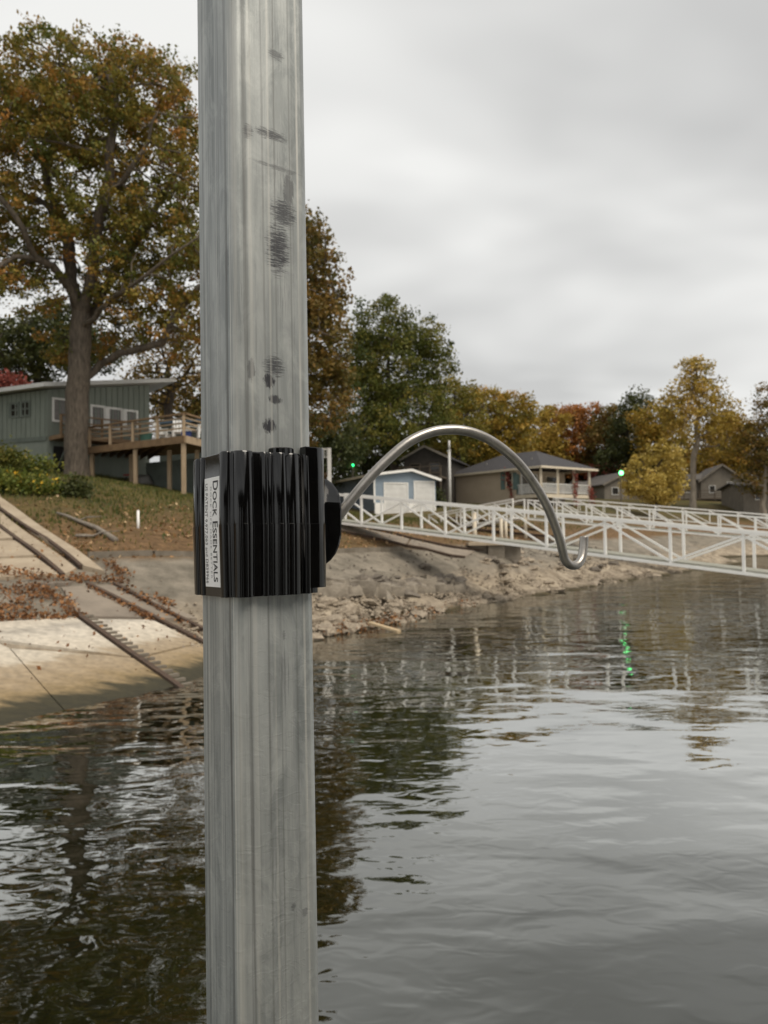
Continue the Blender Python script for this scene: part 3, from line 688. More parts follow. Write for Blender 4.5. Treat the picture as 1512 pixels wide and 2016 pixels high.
# ------------------------------------------------------------------ walls with openings
class Wall:
    def __init__(s, A, B, flip=False):
        s.A = np.array(A[:2], float); s.B = np.array(B[:2], float); e = s.B - s.A; s.L = np.linalg.norm(e); s.e = e / s.L
        s.n = np.array([s.e[1], -s.e[0]])
        if s.n @ (CAM[:2] - s.A) < 0: s.n = -s.n
    def p(s, t, z, o=0.0):
        q = s.A + s.e * t + s.n * o; return (q[0], q[1], z)
    def hit(s, px, py):
        v = ray(px, py); k_ = ((s.A - CAM[:2]) @ s.n) / (v[:2] @ s.n); q = CAM + v * k_
        return float((q[:2] - s.A) @ s.e), float(q[2])
    def box(s, mb, t0, t1, z0, z1, o0, o1, z0b=None, z1b=None):
        z0b = z0 if z0b is None else z0b; z1b = z1 if z1b is None else z1b
        mb.hexa([s.p(t0, z0, o0), s.p(t1, z0b, o0), s.p(t1, z0b, o1), s.p(t0, z0, o1), s.p(t0, z1, o0), s.p(t1, z1b, o0), s.p(t1, z1b, o1), s.p(t0, z1, o1)]); return mb
    def window(s, root, t0, t1, z0, z1, frame_mat, pane_mat, fw=0.09, name='window', rails=1):
        mb = MB()
        for a in ((t0, t0 + fw, z0, z1), (t1 - fw, t1, z0, z1), (t0 + fw, t1 - fw, z0, z0 + fw), (t0 + fw, t1 - fw, z1 - fw, z1)):
            s.box(mb, a[0], a[1], a[2], a[3], 0.004, 0.07)
        w_ = mb.build(name, frame_mat, root)
        s.box(MB(), t0 + fw, t1 - fw, z0 + fw, z1 - fw, 0.006, 0.028).build('pane', pane_mat, w_)
        if rails:
            zm = (z0 + z1) / 2; s.box(MB(), t0 + fw, t1 - fw, zm - 0.03, zm + 0.03, 0.03, 0.055).build('sash', frame_mat, w_)
        return w_
    def wpx(s, root, px0, px1, py0, py1, *a, **k):
        t0, z1 = s.hit(px0, py0); t1, _ = s.hit(px1, py0); _, z0 = s.hit((px0 + px1) / 2, py1)
        return s.window(root, min(t0, t1), max(t0, t1), z0, z1, *a, **k)

def zpx(py, px, d): return float(P(px, py, d)[2])

# ------------------------------------------------------------------ green house with deck
def green_house():
    A = P(-160, 800, 39.5); B = P(92, 800, 36.4); Cc = P(294, 800, 40.5)
    wl, wm = Wall(A, B), Wall(B, Cc)
    root = thing('green_house', (B[0], B[1], h(B[0], B[1]) - 0.3), 'grey-green board and batten house with white shed roof edge behind the big oak', 'house')
    zA, zB, zC = zpx(800, -160, 39.5), zpx(766, 92, 36.4), zpx(757, 294, 40.5)
    z_floor = zpx(872, 20, 38)
    back = np.array([-5.6, 7.4])
    # main volume: one prism whose top follows the roof
    foot = [A[:2], B[:2], Cc[:2], Cc[:2] + back, A[:2] + back]
    tops = [zA, zB, zC, zC, zA]
    MB().poly([(p[0], p[1], 3.5) for p in foot], [(p[0], p[1], z_ - 0.02) for p, z_ in zip(foot, tops)]).build('wall', M_GREEN, root)
    # battens
    for wll, za, zb in ((wl, zA, zB), (wm, zB, zC)):
        n = int(wll.L / 0.31)
        for i in range(n + 1):
            t = min(max(i * 0.31, 0.05), wll.L - 0.05); z1 = za + (zb - za) * t / wll.L - 0.05
            wll.box(MB(), t - 0.03, t + 0.03, z_floor + 0.1, z1, 0.003, 0.045).build('batten', M_GREEN, root)
    wl.box(MB(), 0, wl.L, z_floor - 0.12, z_floor + 0.09, 0.003, 0.06).build('trim_board', M_GREEND, root)
    # roof slab
    ov = 0.75
    def off(p, n, o): return np.array([p[0] + n[0] * o, p[1] + n[1] * o])
    E = wm.B + wm.e * 1.15
    zE = zC + (zC - zB) * 1.15 / wm.L
    ring = [off(wl.A, wl.n, ov), off(wl.B, (wl.n + wm.n) / np.linalg.norm(wl.n + wm.n), ov), off(E, wm.n, ov), E + back * 1.1, wl.A + back * 1.1]
    zs = [zA, zB, zE, zE, zA]
    MB().poly([(p[0], p[1], z_ + 0.0) for p, z_ in zip(ring, zs)], [(p[0], p[1], z_ + 0.20) for p, z_ in zip(ring, zs)]).build('roof', M_ROOFW, root)
    # windows
    wl.wpx(root, 19, 39, 793, 823, M_GREEND, M_PANE, fw=0.1)
    wl.wpx(root, 42, 61, 790, 821, M_GREEND, M_PANE, fw=0.1)
    wm.wpx(root, 102, 138, 782, 832, M_TRIM, M_BLIND, rails=0, fw=0.1)
    for a, b_ in ((177, 207), (211, 241), (245, 271)):
        wm.wpx(root, a, b_, 796 + (a - 177) * 0.14, 846, M_TRIM, M_BLIND, fw=0.11, rails=0)
    for px in (209, 243):
        t, z1 = wm.hit(px, 797 + (px - 177) * 0.14); _, z0 = wm.hit(px, 846)
        wm.box(MB(), t - 0.09, t + 0.09, z0, z1, 0.003, 0.12).build('mullion', M_TRIM, root)
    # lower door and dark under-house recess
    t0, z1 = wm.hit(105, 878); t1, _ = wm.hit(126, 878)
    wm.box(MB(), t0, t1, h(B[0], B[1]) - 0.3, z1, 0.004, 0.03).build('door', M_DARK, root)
    return root, wl, wm
house, wl, wm = green_house()

def deck():
    za = 6.5
    a = W(175, 888, za); b = W(363, 866, za); c = P(470, 880, 37.5); c[2] = za
    back1 = wm.p(wm.L, 0, 0.4); back0 = wm.p(1.5, 0, 0.3)
    base = (b[0], b[1], h(b[0], b[1]))
    root = thing('wooden_deck', base, 'raised brown timber deck on posts with horizontal rails beside the green house', 'deck')
    ring = [a[:2], b[:2], c[:2], np.array(back1[:2]), np.array(back0[:2])]
    MB().poly([(p[0], p[1], za + 0.14) for p in ring], [(p[0], p[1], za + 0.2) for p in ring]).build('floor', M_WOOD, root)
    MB().bar((a[0], a[1], za + 0.03), (b[0], b[1], za + 0.03), 0.06, 0.32).build('beam', M_WOOD, root)
    MB().bar((b[0] + .05, b[1], za + 0.03), (c[0], c[1], za + 0.03), 0.06, 0.32).build('beam', M_WOODL, root)
    for t in np.linspace(0.08, 0.92, 9):
        p = a + (b - a) * t; q = np.array([back0[0], back0[1], za]) + (np.array([back1[0], back1[1], za]) - np.array([back0[0], back0[1], za])) * t
        MB().bar((p[0], p[1] + .05, za + 0.03), (q[0], q[1], za + 0.03), 0.05, 0.2).build('joist', M_WOOD, root)
    # support posts
    def post_at(t, off_, w_=0.17, mat=M_WOODL):
        p = a + (b - a) * t + np.array([0.1, 1.0, 0]) * off_; g = h(p[0], p[1])
        MB().box(p[0] - w_ / 2, p[0] + w_ / 2, p[1] - w_ / 2 + .13, p[1] + w_ / 2 + .13, g - 0.3, za - 0.13).build('support_post', mat, root)
    L_ = np.linalg.norm(b - a)
    for t, o_ in ((0.02, 0.05), (0.50, 0.05), (0.985, 0.0), (0.30, 1.6), (0.72, 1.5), (0.93, 2.4)): post_at(t, o_)
    p = b + (c - b) * 0.6; MB().box(p[0] - .08, p[0] + .08, p[1], p[1] + .16, h(p[0], p[1]) - .3, za - .13).build('support_post', M_WOODL, root)
    # rails
    zt = za + 1.14
    for t in (0.0, 0.235, 0.48, 0.735, 0.99):
        p = a + (b - a) * t; MB().box(p[0] - .055, p[0] + .055, p[1] + .04, p[1] + .15, za + .2, zt).build('rail_post', M_WOODL, root)
    for i in range(1, 3):
        p = b + (c - b) * i / 2; MB().box(p[0] - .055, p[0] + .055, p[1] + .04, p[1] + .15, za + .2, zt).build('rail_post', M_WOODL, root)
    for (p, q) in ((a, b), (b, c)):
        MB().bar((p[0], p[1] + .08, zt + .03), (q[0], q[1] + .08, zt + .03), 0.16, 0.07).build('top_rail', M_WOOD, root)
        for zz in (0.36, 0.58, 0.80):
            MB().bar((p[0], p[1] + .19, za + .2 + zz), (q[0], q[1] + .19, za + .2 + zz), 0.03, 0.07).build('rail_board', M_WOODL, root)
    # enclosed base under the deck
    p0 = a + (b - a) * 0.36 + np.array([.2, 3.0, 0]); p1 = np.array(back1) + np.array([.5, -1.2, 0])
    q1 = b + np.array([1.6, 2.2, 0])
    wb = Wall(p0, q1)
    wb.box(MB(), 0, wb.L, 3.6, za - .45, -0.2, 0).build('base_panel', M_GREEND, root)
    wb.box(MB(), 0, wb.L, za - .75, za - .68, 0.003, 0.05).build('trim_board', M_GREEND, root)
    # balcony at the higher level along the wall
    zb = zpx(851, 100, 35)
    s0 = wm.p(0.1, zb, 0.02); s1 = wm.p(0.1, zb, 1.35); e1 = wm.p(wm.L - 0.2, zb, 1.35); e0 = wm.p(wm.L - 0.2, zb, 0.02)
    ring = [s0[:2], s1[:2], e1[:2], e0[:2]]
    rb = thing('balcony', (s1[0], s1[1], zb), 'narrow timber balcony along the window wall of the green house', 'balcony')
    MB().poly([(p[0], p[1], zb - 0.2) for p in ring], [(p[0], p[1], zb) for p in ring]).build('floor', M_WOOD, rb)
    for t in np.linspace(0.15, wm.L - 0.25, 6):
        MB().bar(wm.p(t, zb + 0.003, 1.28), wm.p(t, zb + 0.9, 1.28), 0.1).build('rail_post', M_WOOD, rb)
    MB().bar(wm.p(0.1, zb + .93, 1.28), wm.p(wm.L - .2, zb + .93, 1.28), 0.13, 0.06).build('top_rail', M_WOOD, rb)
    for zz in (0.2, 0.4, 0.6):
        MB().bar(wm.p(0.1, zb + zz, 1.345), wm.p(wm.L - .2, zb + zz, 1.345), 0.03, 0.06).build('rail_board', M_WOOD, rb)
    MB().bar(wm.p(0.6, zb - 1.4, 0.03), wm.p(0.6, zb - 0.22, 1.2), 0.09).build('brace', M_GREEND, rb)
    # things standing on the deck
    def chair(label, t, back, rot):
        p = a + (b - a) * t; x, y = p[0] + 0.1 * back, p[1] + back
        r_ = thing('deck_chair', (x, y, za + .205), label, 'chair', 'white slatted chairs on the deck', rot)
        for i in range(4): MB().hexa([(-.25 + i * .13, .18, .30), (-.15 + i * .13, .18, .30), (-.15 + i * .13, .21, .30), (-.25 + i * .13, .21, .30), (-.27 + i * .14, .52, 1.0), (-.16 + i * .14, .52, 1.0), (-.16 + i * .14, .55, 1.0), (-.27 + i * .14, .55, 1.0)]).build('back_slat', M_TRIM, r_, True)
        for i in range(4): MB().box(-.27, .27, -.35 + i * .14, -.24 + i * .14, .33, .36).build('seat_slat', M_TRIM, r_, True)
        for s in (-1, 1):
            MB().box(s * .32 - .05, s * .32 + .05, -.40, .30, .56, .59).build('armrest', M_TRIM, r_, True)
            MB().box(s * .31 - .03, s * .31 + .03, -.36, -.27, 0, .555).build('leg', M_TRIM, r_, True)
            MB().box(s * .31 - .03, s * .31 + .03, .20, .29, 0, .555).build('leg', M_TRIM, r_, True)
        return r_
    chair('leftmost white slatted chair on the timber deck, turned sideways', 0.70, 1.3, R(70))
    chair('middle white slatted chair on the timber deck', 0.86, 1.2, R(20))
    chair('white slatted chair in the right corner of the timber deck', 1.03, 1.4, R(-30))
    chair('white chair at the back of the timber deck near the window wall', 0.55, 2.6, R(100))
    p = a + (b - a) * 0.55
    tb = thing('tub', (p[0] + .1, p[1] + .7, za + .205), 'round teal tub on the timber deck behind the rail', 'tub')
    MB().tube([(0, 0, 0), (0, 0, .03), (0, 0, .38), (0, 0, .40)], [.22, .25, .30, .32], 14).build('bowl', M_TEALP, tb, True, True)
    MB().tube([(0, 0, .401), (0, 0, .43)], [.33, .31], 14).build('rim', M_TEALP, tb, True)
    p = a + (b - a) * 0.97
    cb = thing('cooler_box', (p[0], p[1] + .9, za + .205), 'small blue box between the white deck chairs', 'cooler')
    MB().box(-.2, .2, -.15, .15, 0, .3).build('body', M_BLUEP, cb, True); MB().box(-.22, .22, -.17, .17, .303, .36).build('lid', M_TRIM, cb, True)
    # clutter below
    g = a + (b - a) * 0.22 + np.array([.3, 2.2, 0]); gz_ = h(g[0], g[1])
    rd = thing('folded_seat', (g[0], g[1], gz_), 'red folded seat in the shade under the timber deck', 'seat')
    MB().hexa([(-.3, -.2, .3), (.3, -.2, .3), (.3, .2, .35), (-.3, .2, .35), (-.3, -.2, .38), (.3, -.2, .38), (.3, .2, .43), (-.3, .2, .43)]).build('cushion', M_REDP, rd, True)
    for sx in (-.25, .25): MB().bar((sx, -.2, 0), (sx, .2, .3), .03).build('leg', M_DARK, rd, True)
    tp = thing('tarp_heap', (g[0] + .7, g[1] - .2, h(g[0] + .7, g[1] - .2)), 'grey tarp heap beside the red seat under the deck', 'tarp')
    ring = lambda s, z_: [(s * math.cos(i * .7) * (1 + .2 * math.sin(i * 2.3)), s * .7 * math.sin(i * .7), z_ * (1 + .2 * math.sin(i * 1.7))) for i in range(9)]
    MB().poly(ring(.55, .0), ring(.3, .42)).build('cloth', M_GREYP, tp, True, True)
deck()

# blue metal roof seen past the deck, white railing beside the post
def blue_shed():
    p = P(400, 830, 44); g = h(p[0], p[1]); zt = p[2]
    r_ = thing('shed', (p[0], p[1], g), 'shed with pale blue metal roof behind the timber deck', 'shed')
    MB().box(-2.6, 2.2, 0, 4, -.4, zt - g - .2).build('wall', M_GREEND, r_, True)
    MB().hexa([(-2.9, -.4, zt - g - .18), (2.5, -.4, zt - g + .1), (2.5, 4.4, zt - g + .3), (-2.9, 4.4, zt - g + .1), (-2.9, -.4, zt - g - .05), (2.5, -.4, zt - g + .23), (2.5, 4.4, zt - g + .43), (-2.9, 4.4, zt - g + .23)]).build('roof', M_BLUEROOF, r_, True)
blue_shed()

def white_railing():
    d = 46; x0 = P(560, 880, d); x1 = P(648, 884, d); zt = x1[2]; zl = zpx(898, 648, d); zf = zpx(930, 648, d)
    g = h(x1[0], x1[1])
    r_ = thing('stair_landing', (x1[0], x1[1], g), 'white railed stair landing showing just right of the metal post', 'railing')
    MB().bar((x0[0], x0[1], zt), (x1[0], x1[1], zt), .09).build('top_rail', M_WHITE, r_)
    MB().bar((x0[0], x0[1], zt - .5), (x1[0] - .05, x1[1], zt - .5), .06).build('mid_rail', M_WHITE, r_)
    for t in np.linspace(0.05, .94, 18):
        p = x0 + (x1 - x0) * t; MB().bar((p[0], p[1], zt - .47), (p[0], p[1], zt - .046), .035).build('baluster', M_WHITE, r_)
    for p in (x0, x1): MB().box(p[0] - .11, p[0] + .11, p[1] - .1, p[1] + .1, g - .4, zt + .06).build('post', M_WHITE, r_)
    MB().box(x0[0], x1[0] - .12, x1[1] + .12, x1[1] + 1.6, zf - .2, zf).build('platform', M_WOOD, r_)
    for xx in (x0[0] + .1, x1[0] - .3): MB().box(xx - .06, xx + .06, x1[1] + 1.3, x1[1] + 1.42, g - .4, zf - .203).build('back_post', M_WOOD, r_)
white_railing()

# ------------------------------------------------------------------ blue garage
def lap(wall, root, mat, t0, t1, z0, z1, step_=0.23, holes=(), top=None):
    """lap siding boards, cut round the openings"""
    z = z0
    while z < z1 - 0.03:
        zz = min(z + step_, z1); segs = [(t0, t1)]
        if top is not None:
            zm = (z + zz) / 2; lo, hi = top(zm)
            segs = [(max(t0, lo), min(t1, hi))]
        for (a, b_, c, d_) in holes:
            if zz > c and z < d_:
                ns = []
                for (p, q) in segs:
                    if p < a: ns.append((p, min(q, a)))
                    if q > b_: ns.append((max(p, b_), q))
                segs = ns
        for (p, q) in segs:
            if q - p > 0.08:
                mb = MB(); mb.hexa([wall.p(p, z, .002), wall.p(q, z, .002), wall.p(q, z, .032), wall.p(p, z, .032), wall.p(p, zz, .002), wall.p(q, zz, .002), wall.p(q, zz, .010), wall.p(p, zz, .010)])
                mb.build('siding_board', mat, root)
        z = zz

def garage():
    d0 = 58.0; A = P(737, 1000, d0); psi = R(24)
    ef = np.array([math.cos(psi), math.sin(psi)]); es = np.array([-math.sin(psi), math.cos(psi)])
    Wd, Lg = 5.45, 10.0
    B = A[:2] + ef * Wd; Cb = B + es * Lg; Db = A[:2] + es * Lg
    front = Wall(A, B); side = Wall(Db, A[:2])
    zg = zpx(1014, 737, d0); zeL = zpx(935, 737, d0); ze = zpx(944, 858, 60.2); zp = zpx(927, 809, 59.4)
    r_ = thing('garage', (A[0], A[1], zg), 'light blue garage with two white doors above the gangway', 'garage')
    foot = [A[:2], B, Cb, Db]
    MB().poly([(p[0], p[1], zg - .8) for p in foot], [(p[0], p[1], ze) for p in foot]).build('wall', M_BLUE, r_)
    apx = Wd * .58
    ap0 = A[:2] + ef * apx; ap1 = ap0 + es * Lg
    mb = MB(); n_ = [(A[0], A[1], ze), (B[0], B[1], ze), (ap0[0], ap0[1], zp), (A[0], A[1], zeL)]; m_ = [(x + es[0] * Lg, y + es[1] * Lg, z) for x, y, z in n_]
    mb.poly(n_, m_); mb.build('gable', M_BLUE, r_)
    d1 = (front.hit(757, 952), front.hit(802, 1012)); d2 = (front.hit(816, 949), front.hit(854, 1010))
    holes = []
    for (q0, q1) in (d1, d2): holes.append((q0[0] - .1, q1[0] + .1, zg - 1, q0[1] + .12))
    def top(z):
        if z <= ze: return (0, Wd)
        f_ = (z - ze) / (zp - ze); fl = max(0, (z - zeL) / (zp - zeL)); return (apx * fl, Wd - (Wd - apx) * f_)
    lap(front, r_, M_BLUE, 0, Wd, zg, zp, 0.24, holes, top)
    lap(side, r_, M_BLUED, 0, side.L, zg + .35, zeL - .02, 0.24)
    side.box(MB(), 0, side.L, zg - .8, zg + .34, 0.003, .05).build('foundation', M_CONCD, r_)
    xs_ = [0, d1[0][0] - .1, d1[1][0] + .1, d2[0][0] - .1, d2[1][0] + .1, Wd]
    for i in (0, 2, 4): front.box(MB(), xs_[i] + .02, xs_[i + 1] - .02, zg - .8, zg + .95, .034, .075).build('foundation', M_WHITE, r_)
    for k_, (q0, q1) in enumerate((d1, d2)):
        t0, t1, zt = q0[0], q1[0], q0[1]; zb = zg - .05
        fr = MB()
        front.box(fr, t0 - .09, t0, zb, zt + .1, .003, .07); front.box(fr, t1, t1 + .09, zb, zt + .1, .003, .07); front.box(fr, t0, t1, zt, zt + .1, .003, .07)
        dr = front.box(MB(), t0, t1, zb, zt, .003, .012).build('garage_door', M_TRIM, r_)
        fr.build('door_frame', M_WHITE, r_)
        n = 6
        for i in range(n):
            za_ = zb + (zt - zb) * i / n; zb_ = zb + (zt - zb) * (i + 1) / n
            front.box(MB(), t0 + .01, t1 - .01, za_ + .012, zb_ - .012, .013, .03).build('panel', M_TRIM, dr)
    front.box(MB(), -.06, .08, zg + .96, zeL - .01, .035, .06).build('corner_board', M_WHITE, r_)
    # roof
    ov = .35; oa = es * -ov
    pa, pb, pc = A[:2] - ef * ov + oa, ap0 + oa, B + ef * ov + oa; L2 = es * (Lg + 2 * ov)
    dz = (zp - zeL) / apx * ov; dz2 = (zp - ze) / (Wd - apx) * ov
    for nm, p, q, zp_, zq in (('roof', pa, pb, zeL - dz, zp), ('roof', pb, pc, zp, ze - dz2)):
        lo = [(p[0], p[1], zp_ + .03), (q[0], q[1], zq + .03), (q[0] + L2[0], q[1] + L2[1], zq + .03), (p[0] + L2[0], p[1] + L2[1], zp_ + .03)]
        MB().poly(lo, [(x, y, z + .10) for x, y, z in lo]).build(nm, M_BLUEROOF, r_)
        MB().bar((p[0] + oa[0] * .06, p[1] + oa[1] * .06, zp_ + .04), (q[0] + oa[0] * .06, q[1] + oa[1] * .06, zq + .04), .05, .2).build('fascia', M_WHITE, r_)
    e0 = pa; e1 = pa + L2
    MB().bar((e0[0] - .03, e0[1], zeL - dz + .02), (e1[0] - .03, e1[1], zeL - dz + .02), .05, .18).build('fascia', M_CREAM, r_)
garage()

# ------------------------------------------------------------------ beige house
def beige_house():
    z_e = zpx(920, 1065, 68); z_f = zpx(972, 1065, 68); z_g = 3.8
    C0 = P(1065, 950, 68)[:2]; ang = math.atan2(4.3, 5.6)
    ef = np.array([math.cos(ang), math.sin(ang)]); es = np.array([-math.sin(ang), math.cos(ang)])
    Lw, Ws, pr = 12.0, 7.4, 3.2      # long wall, width, porch depth
    r_ = thing('beige_house', (C0[0], C0[1], h(*C0)), 'beige house with dark hip roof and railed corner porch', 'house')
    K0 = C0 + es * pr                 # wall corner set back behind the porch
    foot = [K0, K0 + ef * Ws, C0 + es * Lw + ef * Ws, C0 + es * Lw]
    MB().poly([(p[0], p[1], z_g) for p in foot], [(p[0], p[1], z_e) for p in foot]).build('wall', M_BEIGE, r_)
    w1 = Wall(C0 + es * Lw, K0); w2 = Wall(K0, K0 + ef * Ws)
    # hip roof
    ov = .5
    q = [C0 - ef * ov - es * ov, C0 + ef * (Ws + ov) - es * ov, C0 + ef * (Ws + ov) + es * (Lw + ov), C0 - ef * ov + es * (Lw + ov)]
    zr = zpx(887, 1050, 73)
    m0 = C0 + ef * Ws / 2 + es * (Ws / 2); m1 = C0 + ef * Ws / 2 + es * (Lw - Ws / 2)
    zz = z_e + .12
    mb = MB().add([(p[0], p[1], zz) for p in q] + [(m0[0], m0[1], zr), (m1[0], m1[1], zr)], [(0, 1, 4), (1, 2, 5, 4), (2, 3, 5), (3, 0, 4, 5), (3, 2, 1, 0)])
    rf = mb.build('roof', M_ROOFD, r_)
    fm = MB()
    for i in range(4):
        a_, b_ = q[i], q[(i + 1) % 4]; MB().bar((a_[0], a_[1], z_e + .02), (b_[0], b_[1], z_e + .02), .06, .2).build('fascia', M_CREAM, r_)
    for t_, s_ in ((2.2, .25), (4.6, .3), (8.2, .3)):
        p = C0 + es * t_ + ef * 1.3; MB().tube([(p[0], p[1], z_e + .5), (p[0], p[1], z_e + 1.15)], .09, 8).build('vent_pipe', M_GREYP, rf)
    # shutters, window
    for px in (990, 1014):
        t, zt = w1.hit(px, 930); _, zb = w1.hit(px, 964)
        w1.box(MB(), t - .26, t + .26, zb, zt, .004, .06).build('shutter', M_TEAL, r_)
    t, zt = w1.hit(1003, 930); _, zb = w1.hit(1003, 962)
    w1.window(r_, t - .42, t + .42, zb, zt, M_CREAM, M_PANE)
    # porch
    fl = [C0, C0 + ef * Ws, K0 + ef * Ws, K0]
    MB().poly([(p[0], p[1], z_f - .32) for p in fl], [(p[0], p[1], z_f) for p in fl]).build('porch_floor', M_CREAM, r_)
    for i in range(4):
        p = C0 + ef * (.12 + (Ws - .24) * i / 3) + es * .12
        MB().box(p[0] - .11, p[0] + .11, p[1] - .11, p[1] + .11, z_f, z_e + .01).build('porch_column', M_CREAM, r_)
        MB().box(p[0] - .1, p[0] + .1, p[1] - .1, p[1] + .1, z_g - .5, z_f - .33).build('pier', M_CREAM if i != 1 else M_CONCD, r_)
    fw = Wall(C0, C0 + ef * Ws); fs = Wall(K0, C0)
    for wll in (fw, fs):
        wll.box(MB(), .24, wll.L - .24, z_f + .92, z_f + 1.0, -.16, -.06).build('porch_rail', M_TRIM, r_)
        wll.box(MB(), .24, wll.L - .24, z_f + .12, z_f + .18, -.15, -.08).build('porch_rail', M_TRIM, r_)
        n = int(wll.L / .16)
        for i in range(1, n):
            t = .24 + (wll.L - .48) * i / n; wll.box(MB(), t - .025, t + .025, z_f + .183, z_f + .917, -.14, -.09).build('baluster', M_TRIM, r_)
    w2.box(MB(), .8, 3.2, z_f + .02, z_e - .3, .004, .05).build('glass_door', M_TRIM, r_)
    dr = w2.box(MB(), 1.0, 1.95, z_f + .12, z_e - .4, .052, .06).build('pane', M_BLIND, r_)
    w2.box(MB(), 2.05, 3.0, z_f + .12, z_e - .4, .052, .06).build('pane', M_BLIND, r_)
    w2.box(MB(), .2, .62, z_f + .1, z_e - .4, .004, .05).build('shutter', M_TEAL, r_)
    w2.window(r_, 4.4, 6.4, z_f + .8, z_e - .4, M_CREAM, M_PANE)
    # red creeper on the corner and columns
    def creeper(label, pts, n, seed):
        rng = np.random.default_rng(seed); base = np.array(pts[0], float)
        v = thing('creeper', base, label, 'vine', 'red creepers on the beige house'); mb = MB(); mb.tube([np.array(p) for p in pts], .02, 5); mb.build('stem', M_BARKD, v)
        ts = rng.random(n) * (len(pts) - 1); i_ = ts.astype(int); f_ = (ts - i_)[:, None]; pp = np.array(pts); cen = pp[i_] * (1 - f_) + pp[i_ + 1] * f_ + rng.normal(size=(n, 3)) * np.array([.16, .10, .2])
        link('foliage', leaf_mesh('foliage', cen - base, .2, rng.random(n) * .6 + .4, rng, .3), FOL_RED, v)
    t, zt = w1.hit(1004, 928); b0 = w1.p(t + .3, z_f - .3, .15); b1 = w1.p(t, z_f + 1.2, .15); b2 = w1.p(t - .1, zt, .15); b3 = w1.p(t - .3, zt - .5, .15)
    creeper('red creeper hanging on the beige house wall beside the teal shutter', [b0, b1, b2, b3], 260, 5)
    p = C0 + ef * (Ws * .667) + es * .0; creeper('red creeper climbing the third porch column of the beige house', [(p[0], p[1] - .2, z_f - 2), (p[0], p[1] - .2, z_f), (p[0], p[1] - .2, z_e - .3)], 220, 6)
    p = C0 + ef * Ws; creeper('red creeper at the right corner of the beige house porch', [(p[0], p[1] - .2, z_f - 2), (p[0], p[1] - .2, z_f - .3), (p[0] - .1, p[1] - .2, z_f + .6)], 200, 7)
beige_house()

# ------------------------------------------------------------------ small houses further off
def cottage(name, label, px, py_base, d, w_, dep, wall_h, roof_h, rot, wallm, roofm, wins, gable_front=True, porch=False, chim=False):
    p = P(px, py_base, d); z = p[2]; g = h(p[0], p[1])
    r_ = thing(name, (p[0], p[1], min(g, z)), label, 'house', None, rot); zo = z - min(g, z)
    MB().box(-w_ / 2, w_ / 2, 0, dep, -.5, zo + wall_h).build('wall', wallm, r_, True)
    zt = zo + wall_h; ov = .4
    if gable_front:
        MB().add([(-w_ / 2, 0.002, zt), (w_ / 2, 0.002, zt), (0, 0.002, zt + roof_h), (-w_ / 2, dep, zt), (w_ / 2, dep, zt), (0, dep, zt + roof_h)], [(0, 1, 2), (3, 5, 4), (0, 2, 5, 3), (1, 4, 5, 2)]).build('gable', wallm, r_, True)
        dz = roof_h / (w_ / 2) * ov
        for s in (-1, 1):
            lo = [(s * (w_ / 2 + ov), -ov, zt - dz + .02), (0, -ov, zt + roof_h + .02), (0, dep + ov, zt + roof_h + .02), (s * (w_ / 2 + ov), dep + ov, zt - dz + .02)]
            rf = MB().poly(lo, [(x, y, zz + .14) for x, y, zz in lo]).build('roof', roofm, r_, True)
            MB().bar((s * (w_ / 2 + ov), -ov - .03, zt - dz + .06), (0, -ov - .03, zt + roof_h + .06), .05, .22).build('fascia', M_GREYH, r_, True)
    else:
        dz = roof_h / (dep / 2) * ov
        for s, y0 in ((-1, -ov), (1, dep + ov)):
            lo = [(-w_ / 2 - ov, y0, zt - dz + .02), (w_ / 2 + ov, y0, zt - dz + .02), (w_ / 2 + ov, dep / 2, zt + roof_h + .02), (-w_ / 2 - ov, dep / 2, zt + roof_h + .02)]
            MB().poly(lo, [(x, y, zz + .14) for x, y, zz in lo]).build('roof', roofm, r_, True)
        MB().add([(-w_ / 2, 0, zt), (-w_ / 2, dep, zt), (-w_ / 2, dep / 2, zt + roof_h), (w_ / 2, 0, zt), (w_ / 2, dep, zt), (w_ / 2, dep / 2, zt + roof_h)], [(0, 2, 1), (3, 4, 5), (0, 3, 5, 2), (1, 2, 5, 4)]).build('gable', wallm, r_, True)
    for (x0, x1, z0, z1) in wins:
        fr = MB(); f_ = .08
        fr.box(x0, x0 + f_, -.06, -.004, zo + z0, zo + z1); fr.box(x1 - f_, x1, -.06, -.004, zo + z0, zo + z1); fr.box(x0 + f_, x1 - f_, -.06, -.004, zo + z0, zo + z0 + f_); fr.box(x0 + f_, x1 - f_, -.06, -.004, zo + z1 - f_, zo + z1)
        wn = fr.build('window', M_TRIM if wallm is not M_CABIN else M_BROWNH, r_, True)
        MB().box(x0 + f_, x1 - f_, -.03, -.006, zo + z0 + f_, zo + z1 - f_).build('pane', M_PANE, wn, True)
    if porch:
        MB().box(-w_ / 2, w_ / 2, -2.4, -.07, zo + .0, zo + .18).build('porch_floor', M_BROWNH, r_, True)
        for i in range(5):
            x = -w_ / 2 + .1 + (w_ - .2) * i / 4; MB().box(x - .07, x + .07, -2.38, -2.24, -.6, zo + 1.1).build('porch_post', M_BROWNH, r_, True)
        MB().box(-w_ / 2, w_ / 2, -2.42, -2.2, zo + 1.103, zo + 1.18).build('porch_rail', M_BROWNH, r_, True)
        for zz in (.45, .72): MB().box(-w_ / 2, w_ / 2, -2.2, -2.15, zo + zz, zo + zz + .06).build('porch_rail', M_BROWNH, r_, True)
    if chim: MB().box(-.4, .1, dep * .5, dep * .5 + .5, zt + roof_h * .4, zt + roof_h + .8).build('chimney', M_DARK, r_, True)
    return r_
